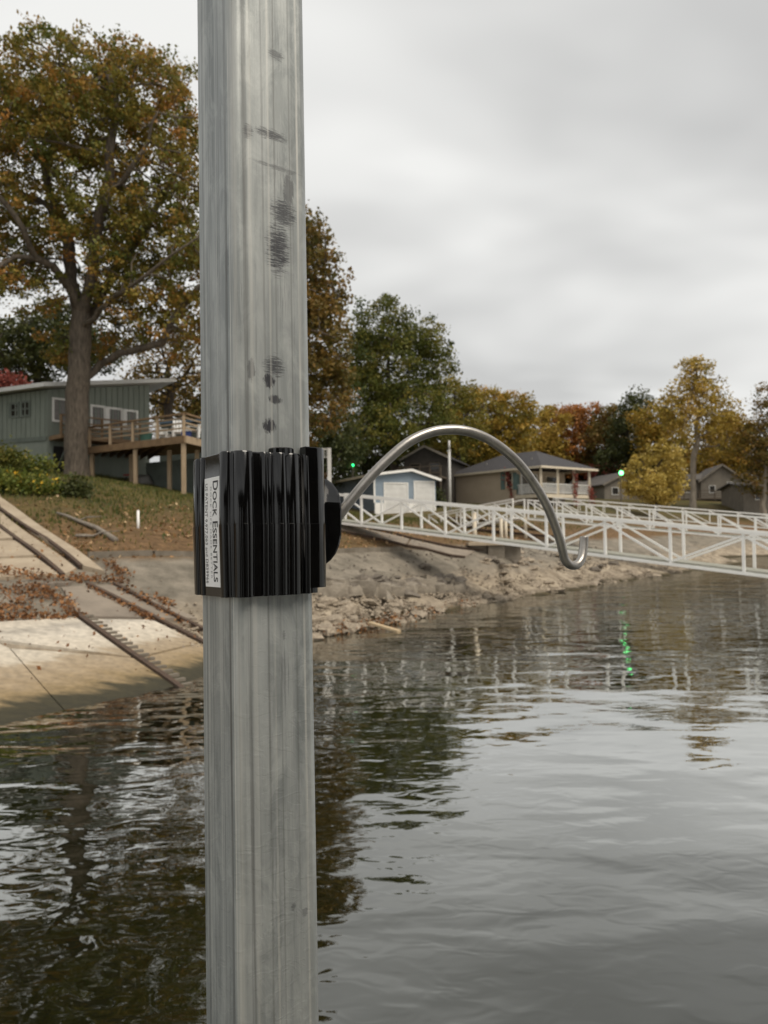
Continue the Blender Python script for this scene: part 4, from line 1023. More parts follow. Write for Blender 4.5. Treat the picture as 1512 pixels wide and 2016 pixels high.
cottage('cabin', 'brown cabin with dark gable roof and railed deck behind the blue garage', 838, 945, 74, 4.4, 9, 2.2, 1.1, R(-18), M_CABIN, M_ROOFD, [(-1.6, -.5, .7, 1.7), (.4, 1.5, .7, 1.7)], True, True)
cottage('cottage', 'tan cottage with low gable left of the pale yellow tree', 1235, 988, 96, 6.4, 8, 2.3, 1.5, R(12), M_GREYH, M_ROOFG, [(-2.2, -1.2, .9, 1.9), (.6, 1.5, .9, 1.9)])
cottage('cottage', 'long low grey cottage joined left of the tan gabled cottage', 1188, 988, 99, 6.0, 6, 2.0, .8, R(6), M_GREYH, M_ROOFG, [(-1.5, -.5, .8, 1.7)], False)
cottage('cottage', 'wide grey cottage with deck behind the pale straight trunk', 1365, 985, 98, 8.0, 8, 2.7, .9, R(-4), M_GREYH, M_ROOFG, [(-3.0, -2.0, 1.0, 2.1), (-1.2, .2, 1.0, 2.1), (1.6, 2.8, 1.0, 2.1)], False, True, True)
cottage('cottage', 'steep gabled grey cottage right of the pale straight trunk', 1422, 985, 97, 5.2, 8, 2.7, 1.9, R(-10), M_GREYH, M_ROOFG, [(.6, 1.3, 1.2, 2.4), (-1.6, -.8, 1.0, 2.0)])
cottage('cottage', 'pale grey flat-sided cottage at the right edge of the view', 1505, 1000, 82, 4.4, 7, 2.4, .5, R(-6), M_GREYH, M_ROOFG, [(-1.0, -.2, .9, 1.9)], False)

# white mast, green lamps
def mast():
    d = 60; p = P(886, 976, d); g = h(p[0], p[1]); zt = zpx(867, 882, d)
    r_ = thing('mast', (p[0], p[1], g), 'slender white mast standing between the garage and the beige house', 'pole')
    MB().tube([(0, 0, -.5), (0, 0, zt - g - .8)], .10, 10).build('lower_tube', M_MAST, r_, True, True)
    MB().tube([(0, 0, zt - g - .8), (0, 0, zt - g)], .085, 10).build('upper_tube', M_MAST, r_, True, True)
    MB().tube([(0, 0, zt - g - .86), (0, 0, zt - g - .76)], .12, 10).build('collar', M_MAST, r_, True)
mast()

def lamp(label, px, py, d, rad, mat, post_h=None):
    p = P(px, py, d); g = h(p[0], p[1])
    r_ = thing('yard_lamp', (p[0], p[1], g), label, 'lamp', 'green yard lamps')
    H_ = p[2] - g
    MB().tube([(0, .2, -.3), (0, .2, H_ + .1)], .05, 8).build('lamp_post', M_BROWNH, r_, True)
    MB().tube([(0, .2, H_ + .12), (0, 0, H_ + rad + .08)], .03, 6).build('arm', M_BROWNH, r_, True)
    n = 6; pts = [(0, 0, H_ - rad * math.cos(math.pi * i / n)) for i in range(n + 1)]
    MB().tube(pts, [max(.01, rad * math.sin(math.pi * i / n)) for i in range(n + 1)], 12).build('bulb', mat, r_, True, True)
    MB().tube([(0, 0, H_ + rad + .01), (0, 0, H_ + rad + .09)], [rad * .9, .05], 12).build('cap', M_BROWNH, r_, True)
lamp('brightest green yard lamp glowing over the red shrub on the right', 1223, 931, 62, .18, M_GLOW)
lamp('small green lamp glowing in the dark trees above the blue garage', 694, 916, 64, .13, M_GLOW2)

# ------------------------------------------------------------------ bank: slabs, rails, wall
def apron_material():
    m, t, b = material('lakeside_concrete')
    L = t.links.new; NN = t.nodes.new
    geo = NN('ShaderNodeNewGeometry'); sp = NN('ShaderNodeSeparateXYZ'); L(geo.outputs['Position'], sp.inputs[0])
    mp_ = NN('ShaderNodeMapping'); mp_.inputs['Rotation'].default_value = (0, 0, R(-46)); mp_.inputs['Scale'].default_value = (0.5, 2.4, 2.0); L(geo.outputs['Position'], mp_.inputs[0])
    n = NN('ShaderNodeTexNoise'); n.inputs['Scale'].default_value = 1.6; n.inputs['Detail'].default_value = 8; n.inputs['Roughness'].default_value = .65; L(mp_.outputs[0], n.inputs['Vector'])
    ma = NN('ShaderNodeMath'); ma.operation = 'MULTIPLY_ADD'; ma.inputs[1].default_value = .30; L(n.outputs['Fac'], ma.inputs[0]); L(sp.outputs['Z'], ma.inputs[2])
    mr = NN('ShaderNodeMapRange'); mr.inputs['From Min'].default_value = .10; mr.inputs['From Max'].default_value = 1.15; L(ma.outputs[0], mr.inputs['Value'])
    rp = NN('ShaderNodeValToRGB'); e = rp.color_ramp.elements
    cols = [(0, (.03, .026, .012)), (.13, (.045, .038, .017)), (.19, (.25, .18, .09)), (.30, (.33, .25, .155)), (.42, (.36, .285, .195)), (.47, (.52, .455, .36)), (.66, (.58, .52, .43)), (.75, (.38, .34, .285)), (.80, (.55, .49, .40)), (1, (.38, .32, .26))]
    while len(e) < len(cols): e.new(.5)
    for i, (p_, c_) in enumerate(cols): e[i].position = p_; e[i].color = rgba(c_)
    L(mr.outputs[0], rp.inputs[0])
    n2 = NN('ShaderNodeTexNoise'); n2.inputs['Scale'].default_value = 9; n2.inputs['Detail'].default_value = 7; L(geo.outputs['Position'], n2.inputs['Vector'])
    r2 = NN('ShaderNodeMapRange'); r2.inputs['From Min'].default_value = .3; r2.inputs['From Max'].default_value = .7; r2.inputs['To Min'].default_value = .72; r2.inputs['To Max'].default_value = 1.1; L(n2.outputs['Fac'], r2.inputs['Value'])
    ml = NN('ShaderNodeVectorMath'); ml.operation = 'SCALE'; L(rp.outputs[0], ml.inputs[0]); L(r2.outputs[0], ml.inputs['Scale'])
    L(ml.outputs[0], b.inputs['Base Color']); b.inputs['Roughness'].default_value = .8
    bp = NN('ShaderNodeBump'); bp.inputs['Distance'].default_value = .012; bp.inputs['Strength'].default_value = .7; L(n2.outputs['Fac'], bp.inputs['Height']); L(bp.outputs[0], b.inputs['Normal'])
    return m
M_APRON = apron_material()

def slab(name, corners, mat, parent, lift=0.06, thick=0.25, nu=10, nv=10):
    """a slab lying on the bank; corners are photograph pixels, in order round the slab"""
    c = [G(*p)[:2] for p in corners]
    mb = MB(); vs = []; fs = []
    for j in range(nv + 1):
        for i in range(nu + 1):
            u, v = i / nu, j / nv
            q = (c[0] * (1 - u) + c[1] * u) * (1 - v) + (c[3] * (1 - u) + c[2] * u) * v
            vs.append((q[0], q[1]))
    zz = H([p[0] for p in vs], [p[1] for p in vs]) + lift
    zl = zz.reshape(nv + 1, nu + 1)
    top = [(p[0], p[1], z) for p, z in zip(vs, zz)]; bot = [(p[0], p[1], z - thick) for p, z in zip(vs, zz)]
    n = len(vs); K = nu + 1
    for j in range(nv):
        for i in range(nu):
            a = j * K + i; fs.append((a, a + 1, a + K + 1, a + K)); fs.append((n + a, n + a + K, n + a + K + 1, n + a + 1))
    for i in range(nu):
        fs.append((i, n + i, n + i + 1, i + 1)); a = nv * K + i; fs.append((a, a + 1, n + a + 1, n + a))
    for j in range(nv):
        a = j * K; fs.append((a, a + K, n + a + K, n + a)); a = j * K + nu; fs.append((a, n + a, n + a + K, a + K))
    mb.add(top + bot, fs)
    return mb.build(name, mat, parent)

r_ap = tag(bpy.data.objects.new('concrete_apron', None), 'pale concrete apron sloping into the lake on the left', kind='structure'); COL.objects.link(r_ap)
slab('slab', [(-420, 1700), (-20, 1515), (-20, 1252), (-300, 1275)], M_APRON, r_ap)
slab('slab', [(-16, 1515), (160, 1440), (14, 1285), (-16, 1268)] if False else [(-17, 1513), (168, 1455), (18, 1284), (-17, 1270)], M_APRON, r_ap)
slab('slab', [(171, 1454), (352, 1412), (146, 1222), (20, 1283)] if False else [(171, 1454), (406, 1408), (262, 1304), (21, 1284)], M_APRON, r_ap)
slab('slab', [(-17, 1267), (258, 1301), (150, 1222), (-17, 1233)], M_APRON, r_ap)
slab('slab', [(418, 1404), (520, 1362), (392, 1275), (276, 1304)], M_APRON, r_ap)
slab('slab', [(272, 1301), (390, 1272), (300, 1226), (166, 1226)], M_APRON, r_ap)
slab('slab', [(396, 1275), (520, 1345), (540, 1290), (470, 1250)], M_APRON, r_ap, lift=.05)
r_tr = tag(bpy.data.objects.new('concrete_track', None), 'grey concrete boat track climbing the bank between rusty rails', kind='structure'); COL.objects.link(r_tr)
slab('slab', [(157, 1219), (298, 1222), (172, 1158), (121, 1161)], M_CONCG, r_tr, .05)
slab('slab', [(310, 1222), (388, 1222), (228, 1157), (178, 1158)], M_CONCG, r_tr, .05)
r_wk = tag(bpy.data.objects.new('concrete_walk', None), 'tan concrete walk climbing the bank at the left edge', kind='structure'); COL.objects.link(r_wk)
slab('slab', [(206, 1133), (163, 1122), (0, 1003), (0, 984)], M_CONC, r_wk, .10)
slab('slab', [(150, 1127), (127, 1138), (0, 1042), (0, 1012)], M_CONC, r_wk, .08)
slab('slab', [(0, 980), (0, 1000), (-140, 900), (-140, 890)], M_CONC, r_wk, .10, nu=4)
for a, b_ in ((1042, 1064), (1067, 1098), (1101, 1136)):
    k_ = (a - 1042) / 96; k2 = (b_ - 1042) / 96
    slab('slab', [(-260, b_ + 14), (-2 + 120 * k2, b_), (-2 + 120 * k_, a + 2), (-260, a + 8)], M_CONC, r_wk, .07 - .02 * k_, nu=8, nv=4)
r_rt = tag(bpy.data.objects.new('concrete_ramp', None), 'tan concrete ramp running down the lawn behind the clamp', kind='structure'); COL.objects.link(r_rt)
slab('slab', [(640, 1040), (800, 1076), (806, 1064), (640, 1030)], M_CONCG, r_rt, .06)
slab('slab', [(803, 1077), (915, 1100), (935, 1088), (809, 1065)], M_CONCG, r_rt, .06)

def rail(label, pts, w_=0.09, hgt=0.13, lift=0.08, ties=0, group='rusty boat rails on the bank'):
    P3 = []
    for (a, b_) in zip(pts[:-1], pts[1:]):
        A_, B_ = G(*a), G(*b_); n = max(2, int(np.linalg.norm(B_ - A_) / .6))
        for i in range(n): q = A_ + (B_ - A_) * i / n; P3.append((q[0], q[1], h(q[0], q[1]) + lift))
    q = G(*pts[-1]); P3.append((q[0], q[1], h(q[0], q[1]) + lift))
    r_ = thing('boat_rail', P3[0], label, 'rail', group)
    mb = MB()
    for a, b_ in zip(P3[:-1], P3[1:]): mb.bar(a, b_, w_, .05); mb.bar((a[0], a[1], a[2] - .06), (b_[0], b_[1], b_[2] - .06), .03, .09)
    mb.build('rail', M_RUST, r_)
    if ties:
        L_ = np.array(P3); seg = np.linalg.norm(np.diff(L_, axis=0), axis=1).cumsum(); seg = np.insert(seg, 0, 0)
        for s in np.arange(.15, seg[-1], ties):
            i = min(np.searchsorted(seg, s) - 1, len(P3) - 2); i = max(i, 0); f_ = (s - seg[i]) / (seg[i + 1] - seg[i]); p = L_[i] + (L_[i + 1] - L_[i]) * f_; d = L_[i + 1] - L_[i]; d /= np.linalg.norm(d); c = np.cross(d, (0, 0, 1)); c /= np.linalg.norm(c)
            p[2] -= .02; MB().bar(p + c * .03, p + c * .24, .08, .05).build('tie', M_CONCD, r_)
rail('rusty boat rail with short ties, lowest on the pale concrete into the water', [(372, 1376), (262, 1297), (150, 1216)], ties=.2)
rail('rusty boat rail on the grey track, middle of the three near the post', [(470, 1318), (400, 1272), (270, 1205), (172, 1156)])
rail('rusty boat rail farthest right on the track, nearest the metal post', [(470, 1272), (400, 1247), (300, 1196), (226, 1156)])
rail('rusty rail between the walk slabs at the left edge, upper of two', [(160, 1122), (90, 1066), (0, 1006), (-90, 942)])
rail('rusty rail at the lower side of the walk slabs, left edge', [(124, 1138), (60, 1085), (0, 1041), (-90, 975)])
rail('rusty rail along the lower edge of the ramp behind the clamp', [(915, 1100), (800, 1077), (650, 1044)], .12)
rail('rusty rail along the upper edge of the ramp behind the clamp', [(1000, 1098), (935, 1085), (808, 1062), (660, 1030)], .12)
for pts, lab in (([(870, 1022), (1000, 1032)], 'brown log rail lying highest on the lawn beyond the white gangway'), ([(880, 1032), (1060, 1046)], 'brown log rail lying lower on the lawn beyond the white gangway'), ([(930, 1046), (1110, 1062)], 'long brown log rail nearest the gangway on the lawn')):
    rail(lab, pts, .25, lift=.14, group='brown rails on the lawn')

def retaining(label, pts, w_, hgt, mat):
    P3 = [G(*p) for p in pts]; r_ = thing('retaining_wall', P3[0], label, 'wall')
    for a, b_ in zip(P3[:-1], P3[1:]):
        n = max(1, int(np.linalg.norm(b_ - a) / 1.2))
        for i in range(n):
            p = a + (b_ - a) * (i + .01) / n; q = a + (b_ - a) * (i + .99) / n; p[2] = h(p[0], p[1]) + hgt / 2 - .1; q[2] = h(q[0], q[1]) + hgt / 2 - .1
            MB().bar(p, q, w_, hgt + random.uniform(-.03, .03)).build('block', mat, r_)
retaining('low weathered wall edging the leafy lawn left of the post', [(172, 1098), (300, 1094), (440, 1096)], .2, .24, M_CONCD)
retaining('low weathered wall edging the lawn right of the clamp', [(600, 1090), (700, 1085), (790, 1083)], .2, .22, M_CONCD)

def blockthing(name, label, cat, px0, px1, pyt, pyb, d, depth, mat, cap=True):
    a = P(px0, pyt, d); b_ = P(px1, pyt, d); zb = zpx(pyb, px0, d) - .5; n = 3
    r_ = thing(name, ((a[0] + b_[0]) / 2, a[1], zb + .5), label, cat)
    for i in range(n):
        x0 = a[0] + (b_[0] - a[0]) * i / n + .012; x1 = a[0] + (b_[0] - a[0]) * (i + 1) / n - .012
        dy = [0, -.18, .06][i]
        MB().box(x0, x1, a[1] + dy, a[1] + depth, zb, a[2]).build('block', mat, r_)
    if cap: MB().box(a[0] - .1, b_[0] + .1, a[1] - .28, a[1] + depth + .1, a[2] + .003, a[2] + .12).build('cap', M_CONC, r_)
blockthing('concrete_abutment', 'grey concrete abutment block under the white gangway', 'abutment', 926, 1026, 1074, 1108, 30, 1.6, M_CONCD)
blockthing('concrete_step', 'small grey concrete step at the head of the boat track on the left', 'step', 66, 128, 1148, 1180, 15.6, .5, M_CONCG, False)

# stake, branch, board, posts
g = G(272, 1040); r_ = thing('marker_stake', g, 'white marker stake standing in the leafy lawn', 'stake')
MB().tube([(0, 0, -.2), (0, 0, .5)], .04, 8).build('shaft', M_WHITE, r_, True, True); MB().tube([(0, 0, .501), (0, 0, .53)], [.042, .02], 8).build('cap', M_WHITE, r_, True)
def bough(label, pts, r0, mat, group=None):
    P3 = [G(*p) + np.array([0, 0, .06 + .04 * (i % 2)]) for i, p in enumerate(pts)]; r_ = thing('fallen_branch', P3[0], label, 'branch', group)
    n = len(P3); MB().tube(P3, [r0 * (1 - .7 * i / n) for i in range(n)], 7).build('limb', mat, r_, smooth=True)
    q = P3[n // 2]; MB().tube([q, q + np.array([.35, -.25, .1]), q + np.array([.8, -.3, .12])], [r0 * .4, r0 * .3, .01], 5).build('twig', mat, r_)
bough('long grey fallen branch lying on the leafy lawn', [(228, 1068), (190, 1046), (155, 1030), (130, 1022), (112, 1014)], .075, M_DRIFT)
bough('pale forked fallen branch just below the long grey branch', [(150, 1060), (172, 1062), (185, 1060), (203, 1054)], .05, M_DRIFT)
a_ = W(728, 1226, .16); b_ = W(786, 1243, .02); r_ = thing('driftwood_board', b_, 'pale driftwood board at the water edge right of the post', 'board')
MB().bar(a_, b_, .14, .05).build('board', M_BOARD, r_)
for px, pt, pb, d, lab in ((935, 1011, 1074, 32.5, 'cream pipe post on the abutment under the white gangway'), (987, 1020, 1056, 39, 'cream pipe post behind the white gangway, second from left'), (996, 1022, 1056, 40.5, 'thin cream pipe post touching the second one behind the gangway'), (1035, 1020, 1054, 42, 'cream pipe post behind the white gangway, nearest the hook')):
    p = P(px, pb, d); zt = zpx(pt, px, d); g = min(h(p[0], p[1]), p[2])
    r_ = thing('pipe_post', (p[0], p[1], g), lab, 'post', 'cream pipe posts on the bank')
    MB().tube([(0, 0, -.4), (0, 0, zt - g)], .09, 10).build('pipe', M_CREAM, r_, True, True); MB().tube([(0, 0, zt - g + .002), (0, 0, zt - g + .04)], [.1, .06], 10).build('cap', M_CREAM, r_, True)

# ------------------------------------------------------------------ gangways
def gangway(label, p0, p1, n0, n1, hgt, wd, pattern, ch=(.095, .08, .07, .055), deckmat=None, group='white truss gangways', legs=True):
    """p0..p1: near-side bottom chord between node 0 and node `span`; nodes n0..n1 are built"""
    p0 = np.array(p0, float); p1 = np.array(p1, float); span = pattern[1]; st = (p1 - p0) / span
    dirh = st.copy(); dirh[2] = 0; dirh /= np.linalg.norm(dirh); away = np.array([-dirh[1], dirh[0], 0])
    if away[1] < 0: away = -away
    up = np.array([0, 0, hgt])
    node = lambda i: p0 + st * i
    r_ = thing('gangway', node(n1), label, 'gangway', group)
    for s in (0, 1):
        o = away * wd * s; A_, B_ = node(n0) + o, node(n1) + o
        ext = st / np.linalg.norm(st) * ch[2] * .5
        MB().bar(A_ + up - ext, B_ + up + ext, ch[0], ch[0]).build('top_rail', M_WHITE, r_)
        MB().bar(A_ - ext, B_ + ext, ch[1], ch[1]).build('bottom_chord', M_WHITE, r_)
        for i in range(n0, n1 + 1):
            q = node(i) + o; MB().bar(q + np.array([0, 0, ch[1] * .52]), q + up - np.array([0, 0, ch[0] * .52]), ch[2], ch[2], (dirh[0], dirh[1], 0)).build('upright', M_WHITE, r_)
        for i in range(n0, n1):
            lo = np.array([0, 0, ch[1] * .9]); hi = up - np.array([0, 0, ch[0] * .9])
            dn = (pattern[0] == 'pratt') or ((i % 2 == 1) if pattern[0] == 'warren' else True)
            a_, b_ = (node(i) + hi, node(i + 1) + lo) if dn else (node(i) + lo, node(i + 1) + hi)
            e = (b_ - a_) * .03
            MB().bar(a_ + o + e, b_ + o - e, ch[3], ch[3]).build('diagonal', M_WHITE, r_)
    for i in range(n0, n1 + 1):
        q = node(i); MB().bar(q + away * ch[1] * .55, q + away * (wd - ch[1] * .55), .06, .06).build('cross_beam', M_WHITE, r_)
    A_, B_ = node(n0) + away * wd / 2, node(n1) + away * wd / 2; z_ = np.array([0, 0, .065])
    nb = 4
    for k_ in range(nb):
        o = away * ((k_ + .5) / nb - .5) * (wd - .14)
        MB().bar(A_ + o + z_, B_ + o + z_, (wd - .14) / nb - .02, .05).build('deck_board', deckmat or M_DECKB, r_)
    return r_
M_DECKB = plain('grey_deck_board', (0.36, 0.35, 0.30), 0.7, (0.26, 0.26, 0.21), 3)
a_ = P(712, 1035, 27.3); b_ = P(1465, 1129, 19.2)
gangway('nearest white truss gangway sloping down to the right behind the hook', a_, b_, -1, 11, 1.07, 1.2, ('warren', 7))
a_ = P(1155, 1032, 40); b_ = P(1487, 1061, 36)
gangway('second white truss gangway, level with the beige house porch posts', a_, b_, -2, 12, 1.07, 1.2, ('pratt', 5), (.08, .08, .07, .06))
a_ = P(845, 1048, 46); b_ = P(1010, 1020, 41.8)
gangway('short white truss ramp from the lawn up to the second gangway', a_, b_, 0, 5, 1.07, 1.2, ('pratt', 5), (.08, .08, .07, .06))
a_ = P(1090, 1004, 60); b_ = P(1512, 1040, 54)
gangway('farthest white truss gangway seen through the second one', a_, b_, 0, 13, 1.0, 1.2, ('pratt', 8), (.06, .06, .045, .035))
# the floating dock the gangways lead to, out of frame to the right
def floatdock(label, x, y, L_, W_):
    r_ = thing('floating_dock', (x, y, 0), label, 'dock', 'floating docks right of the view')
    MB().box(0, L_, 0, W_, -.25, .32).build('float', M_GREYP, r_, True)
    for i in range(int(L_ / .5)): MB().box(i * .5 + .01, i * .5 + .49, -.05, W_ + .05, .323, .37).build('plank', M_DECKB, r_, True)
floatdock('grey floating dock at the foot of the nearest gangway', 14.6, 13.2, 6, 4)
floatdock('grey floating dock at the foot of the second gangway', 27.8, 27.5, 7, 6)

# unseen dock behind the camera, its dark shed added to shape the clamp's reflections
def added_dock():
    r_ = thing('added_timber_dock', (0, -2.5, 0), 'grey timber dock with an added dark shed for reflections, unseen behind the viewpoint', 'dock')
    zd = .75
    for i in range(44): MB().box(-3.4 + i * .165, -3.4 + i * .165 + .15, -5.6, .2, zd - .04, zd).build('plank', M_DECKB, r_)
    for x in (-3.2, 0, 3.6): MB().box(x - .07, x + .07, -5.55, .15, zd - .3, zd - .043).build('joist', M_WOOD, r_)
    for i in range(3): MB().box(-3.3 + i * 2.4, -1.2 + i * 2.4, -5.4, .0, -.3, .42).build('float', M_DARK, r_)
    zt = 3.7
    for i in range(21):
        y0 = .12 - i * .26
        if not (i in (7, 8, 9, 14)): MB().box(3.62, 3.66, y0 - .25, y0, zd + .003, zt).build('added_wall_board', M_ADDSHED, r_)  # gaps leave bright stripes in the clamp's reflections
    for i in range(25):
        x0 = -2.9 + i * .26
        if not (i in (5, 6, 13)): MB().box(x0, x0 + .25, -5.5, -5.46, zd + .003, zt).build('added_wall_board', M_ADDSHED, r_)
    MB().box(1.6, 4.2, -5.9, .3, zt + .003, zt + .12).build('roof', M_ROOFD, r_)
    MB().box(-3.2, 1.597, -5.9, -3.4, zt + .003, zt + .12).build('roof', M_ROOFD, r_)
    for x, y in ((-3.0, -3.6), (1.5, -3.6)): MB().box(x - .07, x + .07, y - .07, y + .07, zd + .003, zt).build('added_roof_post', M_WOOD, r_)
M_ADDSHED = plain('added_shed_board', (0.05, 0.04, 0.03), 0.8, (0.028, 0.022, 0.016), 4)
added_dock()

# ------------------------------------------------------------------ rocks, litter, weeds, grass
def rock_mesh(seed, flat=0.6):
    rng = np.random.default_rng(seed); mb = MB(); n, k = 5, 8; vs = []; fs = []
    for j in range(n):
        ph = math.pi * (j + .5) / n - math.pi / 2
        for i in range(k):
            t = 2 * math.pi * i / k + rng.normal() * .12; r_ = 1 + rng.normal() * .16
            q = np.array([math.cos(ph) ** .6 * math.cos(t), math.cos(ph) ** .6 * math.sin(t), math.sin(ph) * flat]) * r_; vs.append(q)
    for j in range(n - 1):
        for i in range(k): fs.append((j * k + i, j * k + (i + 1) % k, (j + 1) * k + (i + 1) % k, (j + 1) * k + i))
    fs += [tuple(range(k - 1, -1, -1)), tuple(range((n - 1) * k, n * k))]
    me = bpy.data.meshes.new('rock'); me.from_pydata([tuple(v) for v in vs], [], fs); me.update(); return me
RM = [rock_mesh(i, .45 + .1 * (i % 3)) for i in range(7)]; RMG = [rock_mesh(20 + i, .6) for i in range(5)]
for m_ in RM: m_.materials.append(M_ROCK)
for m_ in RMG: m_.materials.append(M_ROCKG)
def put_rock(x, y, s, mesh, label, group):
    o = bpy.data.objects.new('rock', mesh); COL.objects.link(o)
    o.location = (x, y, h(x, y) + s * .12); o.scale = (s * random.uniform(.8, 1.5), s * random.uniform(.7, 1.1), s * random.uniform(.6, 1.0)); o.rotation_euler = (random.uniform(-.25, .25), random.uniform(-.25, .25), random.uniform(0, 6.3))
    tag(o, label, 'rock', group); return o
sh = np.array(SHORE)
def shore_pt(t):
    i = int(min(t, len(sh) - 1.001)); f_ = t - i; p = sh[i] * (1 - f_) + sh[i + 1] * f_; d = sh[i + 1] - sh[i]; n = np.array([-d[1], d[0]]); return p, n / np.linalg.norm(n)
for i in range(170):
    p, n = shore_pt(random.uniform(5.6, 14)); o = abs(random.gauss(0, .85)) - .1; q = p + n * o
    put_rock(q[0], q[1], random.choice([.10, .13, .16, .2, .26]), random.choice(RM), 'tan rock lying on the pale shore along the water', 'tan rocks along the shore')
for i in range(85):
    px = random.uniform(690, 905); py = 1152 + random.gauss(0, 9) + (800 - px) * .04; q = G(px, py)
    put_rock(q[0], q[1], random.choice([.12, .17, .22, .28]), random.choice(RMG), 'grey broken rock in the dark ledge above the pale shore', 'grey rocks in the ledge')
for i in range(45):
    px = random.uniform(940, 1230); q = G(px, 1105 + random.gauss(0, 8) + (px - 940) * .02)
    put_rock(q[0], q[1], random.choice([.14, .2, .26]), random.choice(RMG + RM), 'weathered rock on the bank below the white gangway', 'rocks below the gangway')
def slab_rock(seed):
    rng = np.random.default_rng(seed); c = np.array([(x, y, z) for z in (-.5, .5) for x, y in ((-1, -1), (0, -1.1), (1, -1), (1, 1), (0, 1.1), (-1, 1))], float) * [.5, .45, .75]
    c += rng.normal(size=c.shape) * .075
    me = bpy.data.meshes.new('rock'); me.from_pydata(c.tolist(), [], [(5, 4, 3, 2, 1, 0), (6, 7, 8, 9, 10, 11)] + [(i, (i + 1) % 6, 6 + (i + 1) % 6, 6 + i) for i in range(6)]); me.update(); me.materials.append(M_ROCKS); return me
M_ROCKS = plain('pale_grey_rock', (0.30, 0.26, 0.205), 0.9, (0.15, 0.125, 0.095), 2.2, 0.03, 9)
SM = [slab_rock(60 + i) for i in range(6)]
for i in range(34):
    px = 634 + i * 8.2 + random.uniform(-3, 3); q = G(px, 1166 - (px - 634) * .035 + random.choice([-8, 0, 5]))
    o = put_rock(q[0], q[1], random.uniform(.42, .66), SM[i % 6], 'blocky grey rock slab in the cracked ledge right of the clamp', 'blocky rock slabs in the ledge'); o.rotation_euler = (random.uniform(-.15, .15), random.uniform(-.12, .12), random.uniform(-.3, .6)); o.location.z = h(q[0], q[1]) + .02
q = W(856, 1222); put_rock(q[0], q[1], .34, RM[0], 'largest tan rock standing in the water off the shore', None); q = W(875, 1228); put_rock(q[0], q[1], .2, RM[2], 'small tan rock beside the largest rock in the water', None)

def stones(name, label, pts, size, mat, seed):
    rng = np.random.default_rng(seed); n = len(pts)
    base = np.array([(1, 0, 0), (-1, 0, 0), (0, 1, 0), (0, -1, 0), (0, 0, .7), (0, 0, -.7)], float); fc = [(0, 2, 4), (2, 1, 4), (1, 3, 4), (3, 0, 4), (2, 0, 5), (1, 2, 5), (3, 1, 5), (0, 3, 5)]
    v = base[None] * (size * rng.uniform(.4, 1.5, n))[:, None, None] * rng.uniform(.6, 1.3, (n, 6, 1)); a = rng.uniform(0, 6.28, n); c, s = np.cos(a), np.sin(a)
    x = v[:, :, 0] * c[:, None] - v[:, :, 1] * s[:, None]; y = v[:, :, 0] * s[:, None] + v[:, :, 1] * c[:, None]
    v = np.stack([x, y, v[:, :, 2]], -1) + pts[:, None]
    f_ = (np.arange(n)[:, None, None] * 6 + np.array(fc)[None]).reshape(-1, 3)
    me = bpy.data.meshes.new(name); me.from_pydata(v.reshape(-1, 3).tolist(), [], f_.tolist()); me.update()
    return tag(link(name, me, mat), label, kind='stuff')
rng = np.random.default_rng(3); pts = []
for i in range(6000):
    p, n = shore_pt(rng.uniform(5.3, 14)); o = abs(rng.normal(0, .95)) - .15; q = p + n * o; pts.append(q)
pts = np.array(pts); pts = np.column_stack([pts, H(pts[:, 0], pts[:, 1]) + .03])
stones('shore_gravel', 'pale gravel and rubble along the waterline', pts, .042, M_ROCK, 4)
pts = np.column_stack([rng.uniform(-3, 16, 5000), rng.uniform(17, 42, 5000)]); z = H(pts[:, 0], pts[:, 1]); k_ = (z > .5) & (z < 1.75); pts = np.column_stack([pts[k_], z[k_] + .02])
stones('bank_rubble', 'grey rubble scattered over the silt slope', pts, .05, M_ROCKG, 5)

def litter(name, label, pts, size, fol, seed, tint=None, flat=2.0):
    rng = np.random.default_rng(seed)
    me = leaf_mesh(name, pts, size, rng.random(len(pts)) if tint is None else tint, rng, flat)
    return tag(link(name, me, fol), label, kind='stuff')
n = 26000; pts = np.column_stack([rng.uniform(-18, 14, n), rng.uniform(15, 42, n)]); z = H(pts[:, 0], pts[:, 1])
dens = vnoise(pts[:, 0], pts[:, 1], .5, 9); k_ = (z > 1.75) & (z < 4.2) & (rng.random(n) < np.clip((3.9 - z) / 1.6, .06, 1) * (dens ** 1.2 * 1.3)); pts = np.column_stack([pts[k_], z[k_] + .035])
litter('fallen_leaves', 'brown fallen leaves scattered over the bank', pts, .11, FOL_LITTER, 6)
# grass on the upper lawn
n = 130000; pts = np.column_stack([rng.uniform(-20, 14, n), rng.uniform(18, 50, n)]); z = H(pts[:, 0], pts[:, 1]); dens = vnoise(pts[:, 0], pts[:, 1], .7, 12)
k_ = (z > 1.8) & (rng.random(n) < np.clip((z - 2.0) / 1.8, .12, .8) * dens * 1.4); pts = np.column_stack([pts[k_], z[k_] + .04])
def blades(name, label, pts, hgt, fol, seed):
    rng = np.random.default_rng(seed); n = len(pts); a = rng.uniform(0, 6.28, n); d = np.stack([np.cos(a), np.sin(a), np.zeros(n)], 1) * .03; up = np.column_stack([rng.normal(0, .03, n), rng.normal(0, .03, n), hgt * rng.uniform(.5, 1.4, n)])
    v = np.stack([pts - d - [0, 0, .05], pts + d - [0, 0, .05], pts + up], 1).reshape(-1, 3)
    me = bpy.data.meshes.new(name); me.from_pydata(v.tolist(), [], np.arange(3 * n).reshape(-1, 3).tolist()); me.update()
    at = me.attributes.new('tint', 'FLOAT', 'POINT'); at.data.foreach_set('value', np.repeat(rng.random(n), 3).astype(np.float32))
    return tag(link(name, me, fol), label, kind='stuff')
blades('grass', 'short green grass of the lawn below the house', pts, .075, FOL_GRASS, 13)
